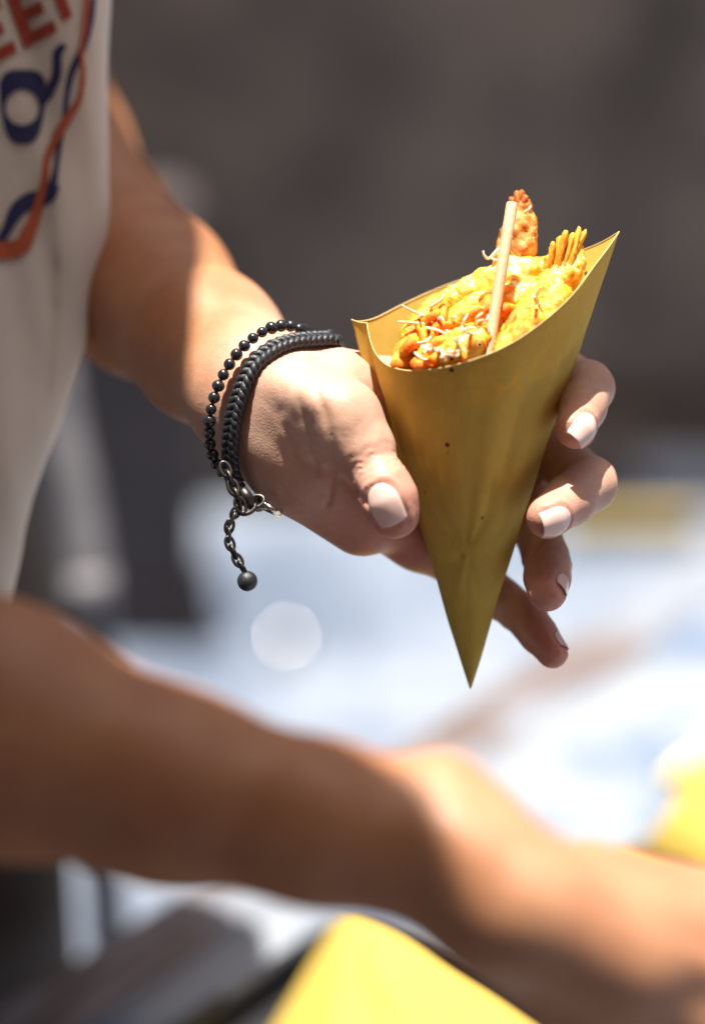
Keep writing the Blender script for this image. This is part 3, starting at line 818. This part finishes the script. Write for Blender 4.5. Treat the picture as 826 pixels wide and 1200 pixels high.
put(ribbon([(118, 940), (92, 990), (40, 1010), (-40, 1010), (-120, 990)], (56, 66, 72, 74, 70), 40), 'printed_outline', M_ORANGE, 0.0006)

# trousers and shoes
wl = lambda x, y, z: local(np.array([x, y, z]))
hips = [seg(wl(-.25, 1.05, 0.98), wl(-.30, 1.08, 0.98), 120, 120)]
legs = [seg(wl(-.225, 1.12, 0.92), wl(-.20, 1.15, 0.5), 85, 62), seg(wl(-.20, 1.15, 0.5), wl(-.20, 1.17, 0.07), 62, 50), seg(wl(-.39, 1.10, 0.92), wl(-.40, 1.12, 0.5), 85, 62), seg(wl(-.40, 1.12, 0.5), wl(-.40, 1.16, 0.07), 62, 50)]
def tr_sdf(p): return smin(usmooth(p, hips, 20), usmooth(p, legs, 14), 25)
cs = np.array([local(np.array([x, y, z])) for x in (-.6, 0) for y in (.85, 1.4) for z in (-0.02, 1.12)])
v, q = nets(tr_sdf, cs.min(0), cs.max(0), 9.0); mk('trousers', world(v), q, M_TROUSER, person)
for x, y in ((-.20, 1.14), (-.40, 1.13)):
    v, f = ball((x, y - 0.04, 0.035), 0.05, 16, 10, (0.95, 2.5, 0.75)); v[:, 2] = np.maximum(v[:, 2], 0.002)
    mk('shoe', v, f, simple('dark_shoe', (0.03, 0.03, 0.03), 0.5), person)

# ------------------------------------------------------------------ bracelets
body_bvh = BVHTree.FromPolygons([Vector(x) for x in world(Vh)], [tuple(int(i) for i in q) for q in Qh])
def wrist_ring(c, a, b, e1, e2, gap, n=96, phase=0):
    e1 = np.array(e1, float); e1 /= np.linalg.norm(e1); e2 = np.array(e2, float); e2 -= e1 * (e1 @ e2); e2 /= np.linalg.norm(e2)
    P = []
    cw = Vector(world(c))
    rr = []; dirs = []
    for i in range(n):
        t = 2 * math.pi * i / n
        q = e1 * a * math.cos(t) + (e2 if math.sin(t) > 0 else np.array([-0.1, 0.1, -0.98])) * b * math.sin(t); L = np.linalg.norm(q); dv = q / L
        dw = Vector(world(c + dv * 10) - world(c)).normalized()
        h = body_bvh.ray_cast(cw + dw * 0.07, -dw, 0.07)
        r0 = (h[0] - cw).length * 1000 + gap if h[0] is not None else 0
        rr.append(max(L, r0)); dirs.append(dv)
    rr = np.array(rr)
    for _ in range(6): rr = np.maximum(rr, (np.roll(rr, 1) + np.roll(rr, -1)) / 2)
    return np.array([c + d * r for d, r in zip(dirs, rr)]), e1, e2
E1 = (0.40, 0.92, 0.0); E2 = (-.66, .29, -.69)
r1, _, _ = wrist_ring(pt(312, 474, 2), 25.5, 20.5, E1, E2, 1.6)
r2, _, _ = wrist_ring(pt(340, 500, 1), 26.5, 21.5, (0.42, 0.91, 0.0), E2, 2.6)
def resample(P, step):
    P = np.vstack([P, P[:1]]); L = np.r_[0, np.cumsum(np.linalg.norm(np.diff(P, axis=0), axis=1))]
    n = int(round(L[-1] / step)); x = np.linspace(0, L[-1], n, endpoint=False)
    return np.stack([np.interp(x, L, P[:, k]) for k in range(3)], 1)
bb = resample(r1, 3.7)
bs = empty('beaded_bracelet', Vector(world(r1[:].mean(0)))); tag(bs, 'bracelet of small black glossy beads, the one further up the forearm', 'bracelet', 'black bracelets on the wrist')
bmv, bmf = ball((0, 0, 0), 0.00198, 14, 9)
bme = bpy.data.meshes.new('bead'); bme.from_pydata(bmv.tolist(), [], bmf); bme.polygons.foreach_set('use_smooth', [True] * len(bme.polygons)); bme.materials.append(M_BEAD)
for i, p in enumerate(bb):
    o = bpy.data.objects.new('bead', bme); S.collection.objects.link(o); o.parent = bs
    o.location = Vector(world(p)) - ORG[bs]; s_ = random.uniform(.86, 1.06); o.scale = (s_, s_, s_ * random.uniform(.9, 1)); o.rotation_euler = (random.random() * 3, random.random() * 3, 0)
v, f = tube(world(np.vstack([r1, r1[:1]])), 0.0006, 6, False); mk('cord', v, f, M_CORD, bs)
br = empty('braided_bracelet', Vector(world(r2[:].mean(0)))); tag(br, 'thick black braided cord bracelet nearest the hand, with a dangling chain', 'bracelet', 'black bracelets on the wrist')
c2_ = r2.mean(0); PP = resample(r2, 0.8); npp = len(PP)
T = np.roll(PP, -1, 0) - np.roll(PP, 1, 0); T /= np.linalg.norm(T, axis=1)[:, None]
rad_ = PP - c2_; rad_ -= T * np.einsum('ij,ij->i', rad_, T)[:, None]; rad_ /= np.linalg.norm(rad_, axis=1)[:, None]; bn_ = np.cross(T, rad_)
turns = int(npp * 0.8 / 8.5)
for k in range(4):
    ph = 2 * math.pi * (turns * np.arange(npp) / npp + k / 4.0)
    Q_ = PP + bn_ * (1.95 * np.sin(ph))[:, None] + rad_ * (0.9 * np.sin(2 * ph))[:, None]
    v, f = tube(world(np.vstack([Q_, Q_[:1]])), 0.00118, 8, False); mk('strand', v, f, M_CORD, br)
def link(c, ax, wdir, L=5.0, Wd=3.2, th=0.55, mat=None, par=None):
    c = np.array(c); ax = np.array(ax, float); ax /= np.linalg.norm(ax); wdir = np.array(wdir, float); wdir -= ax * (ax @ wdir); wdir /= np.linalg.norm(wdir)
    P = np.array([c + ax * (L / 2 * math.sin(t)) + wdir * (Wd / 2 * math.cos(t)) for t in np.linspace(0, 2 * math.pi, 17)])
    v, f = tube(world(P), th / 1000, 7, False); return mk('chain_link', v, f, mat or M_GUN, par or br)
chn = spline([pt(279, 596, -17), pt(270, 612, -17), pt(268, 632, -17), pt(276, 652, -17), pt(287, 670, -17)], 9)
for i in range(8):
    a = chn[i]; b = chn[i + 1]; link((a + b) / 2, b - a, (1, 0.2, 0.3) if i % 2 == 0 else (0.35, 0.2, -1), 4.4 * 1.0, 2.6, 0.5)
# clasps where the cords end
chn2 = spline([pt(262, 545, -15), pt(270, 562, -16), pt(277, 580, -17), pt(284, 597, -17)], 6)
for i in range(5): link((chn2[i] + chn2[i + 1]) / 2, chn2[i + 1] - chn2[i], (1, .3, .2) if i % 2 == 0 else (.3, .2, -1), 5, 3, .6)
for p_, L_ in ((pt(289, 595, -16), 5.5), (pt(300, 588, -14), 5.2)):
    link(p_, (1, .35, 0), (0, 1, .4), L_, 3.8, 0.75)
v, f = ball((0, 0, 0), 0.0031, 18, 12); mk('end_ball', v + world(pt(290, 681, -17)), f, M_CORD, br)
a = pt(308, 592, -14); v, f = tube(world(np.array([a, a + (5.5, -2.5, 1.5)])), 0.0014, 10); mk('crimp', v, f, M_STEEL, br)
a = pt(283, 574, -15); v, f = tube(world(np.array([a, a + (3.5, -4.5, 0)])), 0.0018, 10); mk('crimp', v, f, M_GUN, br)

# ------------------------------------------------------------------ wooden stick
sp_ = [pt(600, 238, -2), pt(590, 300, -5), pt(572, 412, -11), pt(561, 480, -14)]
v, f = tube(world(np.array([pt(600, 238, -12), pt(586, 325, -18), pt(572, 412, -24), pt(568, 440, -26)])), [0.0018, 0.00175, 0.00168, 0.0016], 18)
st = mk('wooden_skewer', v, f, M_STICK); bevel(st, 0.0003, 2); tag(st, 'pale round wooden pick standing in the shrimps', 'stick')

# ------------------------------------------------------------------ fried shrimps
def rough(V, nrm, amp, fr, seed):
    amp = amp * 1.1
    out = V.copy()
    for i in range(len(V)):
        q = Vector(V[i] * fr) + Vector((seed, 0, 0))
        n_ = noise.fractal(q, 0.9, 2.1, 4)
        n2_ = abs(noise.noise(Vector(V[i] * 0.75) + Vector((0, seed, 0))))
        out[i] += nrm[i] * (amp * n_ + 0.7 * (0.25 - n2_))
    return out
def shrimp(label, path, radii, mat, seed, tail=None, legs=(), eyes=(), horn=None, amp=0.95):
    path = [(a, b, c - 5) for a, b, c in path]; legs = [[(a, b, c - 5) for a, b, c in l_] for l_ in legs]; eyes = [(a, b, c - 5, d_) for a, b, c, d_ in eyes]
    if tail: tail = ((*tail[0][:2], tail[0][2] - 5), [(a, b, c - 5) for a, b, c in tail[1]], tail[2])
    P = spline([pt(*p) for p in path], 11); rr = np.interp(np.linspace(0, 1, 11), np.linspace(0, 1, len(radii)), radii)
    ss = [seg(P[i], P[i + 1], rr[i], rr[i + 1]) for i in range(10)]
    for i in range(1, 11):                                     # shell segments show as soft bulges
        if i % 2: ss.append(seg(P[i], P[i] + (0.01, 0, 0), rr[i] * 1.08, rr[i] * 1.08))
    f_ = lambda p: usmooth(p, ss, 1.3)
    lo = P.min(0) - max(radii) - 3; hi = P.max(0) + max(radii) + 3
    V, Q = nets(f_, lo, hi, 0.75)
    V = rough(V, grad(f_, V), amp, 0.2, seed); 
    root = empty('fried_shrimp', Vector(world(P[5]))); tag(root, label, 'fried shrimp', 'fried shrimps in the held cone')
    mk('body', world(V), Q, mat, root)
    if tail is not None:
        base_, tips, tm = tail
        for (tx, ty, tz) in tips:
            mt = sum(q[0] for q in tips) / len(tips)
            a = pt(base_[0] + (tx - mt) * 0.55, base_[1] - abs(tx - mt) * .2, base_[2]); b = pt(tx, ty, tz)
            L = spline([a, (a + b) / 2 + RNG.normal(0, .4, 3), b], 14)
            w_ = np.interp(np.linspace(0, 1, 14), [0, .3, .8, .95, 1], [1.7, 2.1, 2.2, 2.0, 1.0])
            V, F = tube(L, w_, 10, True, 0.45, up=(0, 0, 1))
            V = V + np.array([[noise.noise(Vector(q * 0.8)) * .45, noise.noise(Vector(q * .8 + np.array([5., 0, 0]))) * .45, 0] for q in V])
            mk('tail_blade', world(V), F, tm, root)
    for lg in legs:
        pts_ = [pt(*q) for q in lg]
        L = spline(pts_, 14); V, F = tube(L, np.linspace(0.62, 0.28, 14), 6); mk('feeler', world(V), F, M_LEG, root)
    for e in eyes:
        V, F = ball(world(pt(*e[:3])), e[3] / 1000, 12, 8); mk('eye', V, F, M_EYE, root)
    return root
# one lying against the right wall, tail fan up
def fuzz(c, n, L=10, seed=0):
    g = np.random.default_rng(seed); out = []
    for _ in range(n):
        a = np.array(c, float) + g.normal(0, 1, 3) * (9, 7, 2); d = g.normal(0, 1, 3) * (1, 1, .5); d[2] -= .5; d /= np.linalg.norm(d)
        b = a + d * L * 1.6 + g.normal(0, 3, 3); m = a + d * L * 3.2
        out.append([tuple(a), tuple(b), tuple((a + (m - a) * (.8 + .4 * g.random())))])
    return out
shrimp('long golden shrimp leaning on the right side of the cone, tail fan raised', [(674, 296, 0), (664, 314, -1), (650, 334, -4), (632, 358, -8), (612, 382, -12), (594, 408, -16)], (3.0, 4.6, 5.2, 5.2, 4.8, 3.4), M_PALE, 1,
       tail=((652, 326, -5), [(641, 300, -4), (648, 284, -5), (656, 277, -3), (663, 270, -5), (671, 273, -3), (679, 267, -2), (686, 270, 0)], M_PALE), legs=fuzz((628, 352, -16), 3, 4, 1))
shrimp('pale cream battered shrimp lying across the back of the cone', [(648, 318, 10), (625, 320, 9), (598, 326, 8), (572, 337, 7), (548, 348, 6), (524, 358, 5), (508, 368, 5)], (3.6, 5.2, 5.8, 5.6, 5.2, 4.4, 3), M_PALE, 9)
shrimp('pale shrimp just in front of the cream one, right of the pick', [(640, 340, 3), (618, 346, 1), (596, 356, 0), (574, 362, 0), (552, 366, 0), (528, 378, -1)], (3.4, 4.8, 5.2, 5, 4.6, 3.2), M_PALE, 12, legs=fuzz((560, 368, -7), 4, 5, 2))
shrimp('orange shrimp head at the left rim with thin feelers', [(512, 347, 0), (504, 364, -2), (494, 384, -5), (483, 404, -9), (470, 426, -13)], (1.2, 2.9, 3.9, 4.2, 3.4), M_GOLD, 17,
       legs=[[(500, 372, -8), (484, 365, -11), (471, 358, -12)], [(497, 380, -10), (480, 378, -13), (466, 377, -13)], [(498, 384, -10), (515, 388, -14), (531, 396, -15)], [(508, 378, -8), (525, 389, -13), (546, 404, -15)],
             [(509, 392, -10), (498, 400, -16), (488, 402, -17)], [(486, 400, -13), (474, 412, -16), (463, 425, -14)], [(523, 388, -10), (535, 396, -14), (549, 399, -15)], [(504, 360, -6), (516, 352, -8), (520, 345, -8)], [(482, 410, -15), (494, 420, -20), (505, 422, -20)]], eyes=[(488, 386, -9.5, 1.0)])
shrimp('brown shrimp head standing upright behind the pick', [(611, 240, 12), (610, 258, 12), (606, 280, 12), (602, 300, 12), (597, 325, 11)], (1.8, 4.0, 5.2, 5.2, 4.4), M_BROWN, 23,
       tail=((609, 252, 12), [(599, 231, 12), (605, 226, 13), (611, 223, 12), (616, 229, 11), (621, 240, 12)], M_BROWN),
       legs=[[(598, 288, 8), (584, 292, 6), (573, 303, 5), (567, 299, 4), (566, 294, 4)], [(594, 300, 6), (582, 305, 5), (574, 302, 5)], [(612, 250, 10), (619, 246, 8), (622, 241, 8)], [(617, 268, 10), (624, 262, 9), (622, 256, 9)], [(614, 290, 9), (622, 286, 8), (625, 278, 8)]], amp=1.3)
shrimp('small whitish shrimp lying at the front rim left of the pick', [(506, 426, -18), (522, 421, -20), (538, 414, -21), (554, 404, -20), (566, 394, -17)], (1.8, 3.2, 3.8, 3.6, 2.4), M_PALE, 31, legs=fuzz((535, 410, -24), 6, 5, 3), eyes=[(529, 420, -24, .8), (561, 404, -23, .7)])
shrimp('orange crusted shrimp curled in the middle of the cone', [(518, 396, -6), (530, 382, -5), (548, 374, -4), (566, 378, -5), (574, 390, -8), (568, 402, -10)], (2.8, 4, 4.4, 4.4, 3.8, 2.6), M_GOLD, 41, legs=fuzz((548, 384, -12), 9, 5, 4))
shrimp('golden shrimp curled behind the left head', [(480, 392, 6), (496, 380, 6), (512, 374, 5), (524, 382, 2), (526, 396, -1)], (2.4, 3.6, 4.2, 4, 2.8), M_GOLD, 53, legs=fuzz((508, 384, -5), 4, 5, 5))
shrimp('deep orange shrimp under the long right one, against the front paper', [(660, 342, -8), (645, 360, -11), (627, 380, -15), (606, 398, -18), (588, 411, -19)], (2.6, 3.8, 4.2, 4, 3), M_GOLD, 61)
shrimp('thin orange shrimp lying left of the pick towards the front rim', [(484, 430, -14), (500, 418, -15), (518, 408, -14), (536, 398, -13), (552, 386, -11)], (1.8, 3.0, 3.4, 3.2, 2.2), M_GOLD, 66, legs=fuzz((515, 408, -20), 5, 5, 7))
shrimp('lowest golden shrimp packed between the others in the cone', [(492, 440, -6), (512, 430, -8), (545, 420, -10), (590, 416, -8), (625, 398, -3)], (4, 7, 8.5, 8, 5), M_GOLD, 71)
shrimp('pale shrimp packed under the cream one at the back', [(530, 384, 10), (565, 376, 11), (600, 366, 11), (630, 352, 8), (650, 345, 5)], (4, 6, 7, 6, 4), M_GOLD, 83)
SL = np.random.default_rng(11)
sliv = [((478, 372), (498, 410)), ((522, 352), (505, 398)), ((545, 372), (580, 360)), ((538, 392), (560, 412)), ((497, 412), (530, 398)), ((612, 350), (590, 392)), ((640, 330), (612, 372)), ((560, 352), (600, 338)), ((468, 418), (492, 398)),
        ((520, 424), (548, 408)), ((575, 345), (556, 378)), ((490, 380), (520, 366)), ((622, 384), (600, 404)), ((508, 388), (540, 380)), ((560, 388), (566, 412)), ((655, 318), (668, 300)), ((585, 372), (607, 362)), ((484, 424), (508, 430))]
SLN = ['beside the left shrimp head, against the back paper', 'sloping down behind the left shrimp head', 'lying level left of the pick, at mid height', 'slanting below the level one left of the pick', 'at the front left, over the small whitish shrimp', 'slanting down right of the pick towards its foot', 'along the long right shrimp, upper half', 'rising to the right just behind the pick', 'nearest the left rim of the paper', 'nearest the front rim, left of the pick', 'upright behind the pick, between the pale shrimps', 'crossing the left shrimp head near its eye', 'against the front paper, under the long right shrimp', 'between the left head and the curled orange shrimp', 'touching the lower left of the pick', 'beside the raised tail fan at upper right', 'short one right of the pick at mid height', 'at the front left corner, low against the paper']
for i, ((x0, y0), (x1, y1)) in enumerate(sliv):
    f_z = lambda x, y: float(np.interp((y - 322) - (725 - x) * 0.25, [-30, 60], [2, -21])) - 7
    a = pt(x0, y0, f_z(x0, y0) - SL.random() * 2); b = pt(x1, y1, f_z(x1, y1)); m_ = (a + b) / 2 + SL.normal(0, 1.0, 3) + (0, 0, -1)
    L_ = spline([a, m_, b], 14); w_ = np.interp(np.linspace(0, 1, 14), [0, .15, .5, .85, 1], [.5, 1.3, 1.7, 1.2, .3]) * (0.8 + .5 * SL.random())
    V, F = tube(L_, w_, 9); V = V + np.array([noise.noise_vector(Vector(q * 0.7)) for q in V]) * 0.55
    o = mk('fried_sliver', world(V), F, [M_PALE, M_GOLD, M_GOLD][i % 3]); tag(o, 'thin fried sliver ' + SLN[i], 'fried sliver', 'thin fried slivers in the held cone')
# fried bits as loose crumbs
for i, (x, y, z, r_) in enumerate(((548, 384, -9, 2.4), (556, 392, -13, 2.2), (524, 404, -13, 2.0), (512, 412, -14, 1.8), (585, 398, -15, 2.1), (541, 398, -15, 1.7))):
    V, F = ball((0, 0, 0), r_, 12, 9); V = V + np.array([noise.noise_vector(Vector(q * .7) + Vector((i * 3., 0, 0))) for q in V]) * 1.1
    o = mk('batter_crumb', world(V + pt(x, y, z)), F, M_PALE); tag(o, ['crisp batter crumb beside the pick, upper one', 'crisp batter crumb just left of the pick base', 'pale crumb under the left shrimp head', 'smallest crumb near the front left rim', 'crumb right of the pick base against the paper', 'tiny crumb between the front shrimp and the pick'][i], 'crumb', 'batter crumbs in the held cone')

# ------------------------------------------------------------------ further cones on the table
conedir = (Vector(world(RIMP.mean(0))) - apexw).normalized()
flatn = Vector(world(np.array([0, 0, -1.0])) - world(np.array([0, 0, 0.]))).normalized()
flatn = (flatn - conedir * flatn.dot(conedir)).normalized()
def place_cone(label, loc, axis, upv, size):
    r = empty('paper_cone', loc); tag(r, label, 'paper cone', 'yellow paper cones')
    axis = axis.normalized(); upv = (upv - axis * upv.dot(axis)).normalized()
    A_ = Matrix((conedir, flatn, conedir.cross(flatn))).transposed(); B_ = Matrix((axis, upv, axis.cross(upv))).transposed()
    r.rotation_euler = (B_ @ A_.transposed()).to_euler()
    r.scale = (size, size, size)
    for src in (wrap, edge):
        c = src.copy(); S.collection.objects.link(c); c.parent = r; c.location = (0, 0, 0)
    return r, (B_ @ A_.transposed())
P0 = on_level(408, 1060, TZ + 0.055); PL = on_level(292, 1250, TZ + 0.014); PM = on_level(385, 1262, TZ + 0.07); PM2 = on_level(520, 1330, TZ + 0.05); PR = on_level(800, 1290, TZ + 0.04)
wp = empty('folded_paper', Vector((P0.x, P0.y, TZ + 0.012))); tag(wp, 'sunlit folded mustard paper standing in the black tray, pointed corner up', 'folded paper')
def facet(name, a, b, c, seed):
    n_ = 26; V = []; F = []
    for i in range(n_):
        for j in range(n_):
            t = i / (n_ - 1); q = a.lerp(b.lerp(c, j / (n_ - 1)), t)
            k = noise.noise(Vector((q.x * 28, q.y * 28, seed))) * 0.006 * t * math.sin(math.pi * j / (n_ - 1)) + 0.004 * t * math.sin(j / (n_ - 1) * math.pi)
            V.append((q.x, q.y, q.z + k))
    for i in range(n_ - 1):
        for j in range(n_ - 1): F.append((i * n_ + j, i * n_ + j + 1, (i + 1) * n_ + j + 1, (i + 1) * n_ + j))
    o = mk(name, V, F, PAPER, wp); m = o.modifiers.new('s', 'SOLIDIFY'); m.thickness = 0.0004
facet('side_flap', P0, PL, PM, 1); facet('fold', P0 + Vector((0, 0, .0005)), PM, PM2, 2); facet('top_flap', P0 + Vector((0, 0, .001)), PM2, PR, 3)
p0 = on_level(1040, 1120, TZ + 0.02); p1 = on_level(768, 955, TZ + 0.035)
rc, rm = place_cone('sunlit yellow paper cone lying on the white paper at the right edge', p0, p1 - p0, Vector((0.1, -0.2, 1)), 1.15)
for i, (a, b, h) in enumerate(((775, 915, .035), (800, 900, .035), (782, 925, .03))):
    q = on_level(a, b, TZ + h)
    V, F = tube(spline([tuple(q), tuple(q + Vector((.02, .004, .006))), tuple(q + Vector((.05, .0, .0)))], 12), np.interp(np.linspace(0, 1, 12), [0, .3, 1], [.003, .008, .006]), 12)
    V = V + np.array([noise.noise_vector(Vector(q_ * 300)) for q_ in V]) * 0.0012
    o = mk('fried_shrimp', V, F, M_PALE); tag(o, ['fried piece at the mouth of the right hand cone', 'uppermost fried piece in the right hand cone', 'lowest fried piece in the right hand cone'][i], 'fried shrimp')

# ------------------------------------------------------------------ unseen facade added behind the camera to cut sky light
v, f = box((0, -2.8, 3.0), (16, 0.4, 6.0)); fac = mk('sky_block_facade', v, f, M_WALL, smooth=False); tag(fac, 'unseen dark stucco house front added behind the camera to block sky light', 'building')
for x in (-4.5, -1.5, 1.5, 4.5):
    for z in (1.6, 4.4):
        v, f = box((x, -2.59, z), (0.9, 0.03, 1.3)); w_ = mk('window', v, f, M_BASALT, fac, smooth=False)
        v, f = box((x, -2.58, z - 0.7), (1.1, 0.12, 0.06)); mk('sill', v, f, M_WALL, w_, smooth=False)
# ------------------------------------------------------------------ unseen awning added to shade the left side, edge shaped to the shadow line
Lc = local(np.array(CP) + np.array([0, 0, 0.]))
H = 2.0
def up_to(p): return p + SUN * ((H - p.z) / SUN.z)
ea, eb, ec = up_to(W(232, 292, 40)), up_to(W(385, 875, -188)), up_to(on_level(175, 1112, TZ))
print('AWNING', ea, eb, ec)
ed_ = up_to(W(185, 165, 150))
ee = [eb + (eb - ea) * 9 + Vector((.2, 0, 0)), eb + (eb - ea) * 4, eb + (eb - ea) * 1.5, eb, ea, ed_, ec, Vector((ec.x - .10, 1.35, H)), Vector((ec.x - .45, 1.6, H)), Vector((ec.x - .6, 1.9, H))]
ee[:4] = [eb + Vector((.035, -3.0, 0)), eb + Vector((.035, -1.5, 0)), eb + Vector((.035, -.25, 0)), eb + Vector((.03, -.045, 0)), eb, eb + Vector((-.06, .04, 0))]
ED = spline([tuple(x) for x in ee], 50); ED[:, 2] = H
V = []; F = []; n1, n2 = 50, 20
for i in range(n1):
    for j in range(n2):
        V.append((ED[i, 0] - 2.6 * j / (n2 - 1), ED[i, 1], H + 0.25 * math.sin(math.pi * j / (n2 - 1))))
for i in range(n1 - 1):
    for j in range(n2 - 1): F.append((i * n2 + j, i * n2 + j + 1, (i + 1) * n2 + j + 1, (i + 1) * n2 + j))
e0 = Vector(ED[2]); e1_ = Vector(ED[-3]); nrm2 = Vector((-1, 0, 0))
aw = empty('shading_awning', e0.lerp(e1_, .5) + nrm2 * 1.0 - Vector((0, 0, H))); tag(aw, 'unseen beige canvas awning added to shade the left of the table', 'awning')
o = mk('canopy', V, F, cloth_mat('shading_canvas', (0.22, 0.17, 0.13)), aw); m = o.modifiers.new('s', 'SOLIDIFY'); m.thickness = 0.002
for j in (0.0, 1.0):
    for k in (1.9,):
        p = e0.lerp(e1_, j) + nrm2 * k; v, f = tube([(p.x, p.y, 0), (p.x, p.y, H)], 0.025, 12); mk('pole', v, f, M_STEEL, aw)
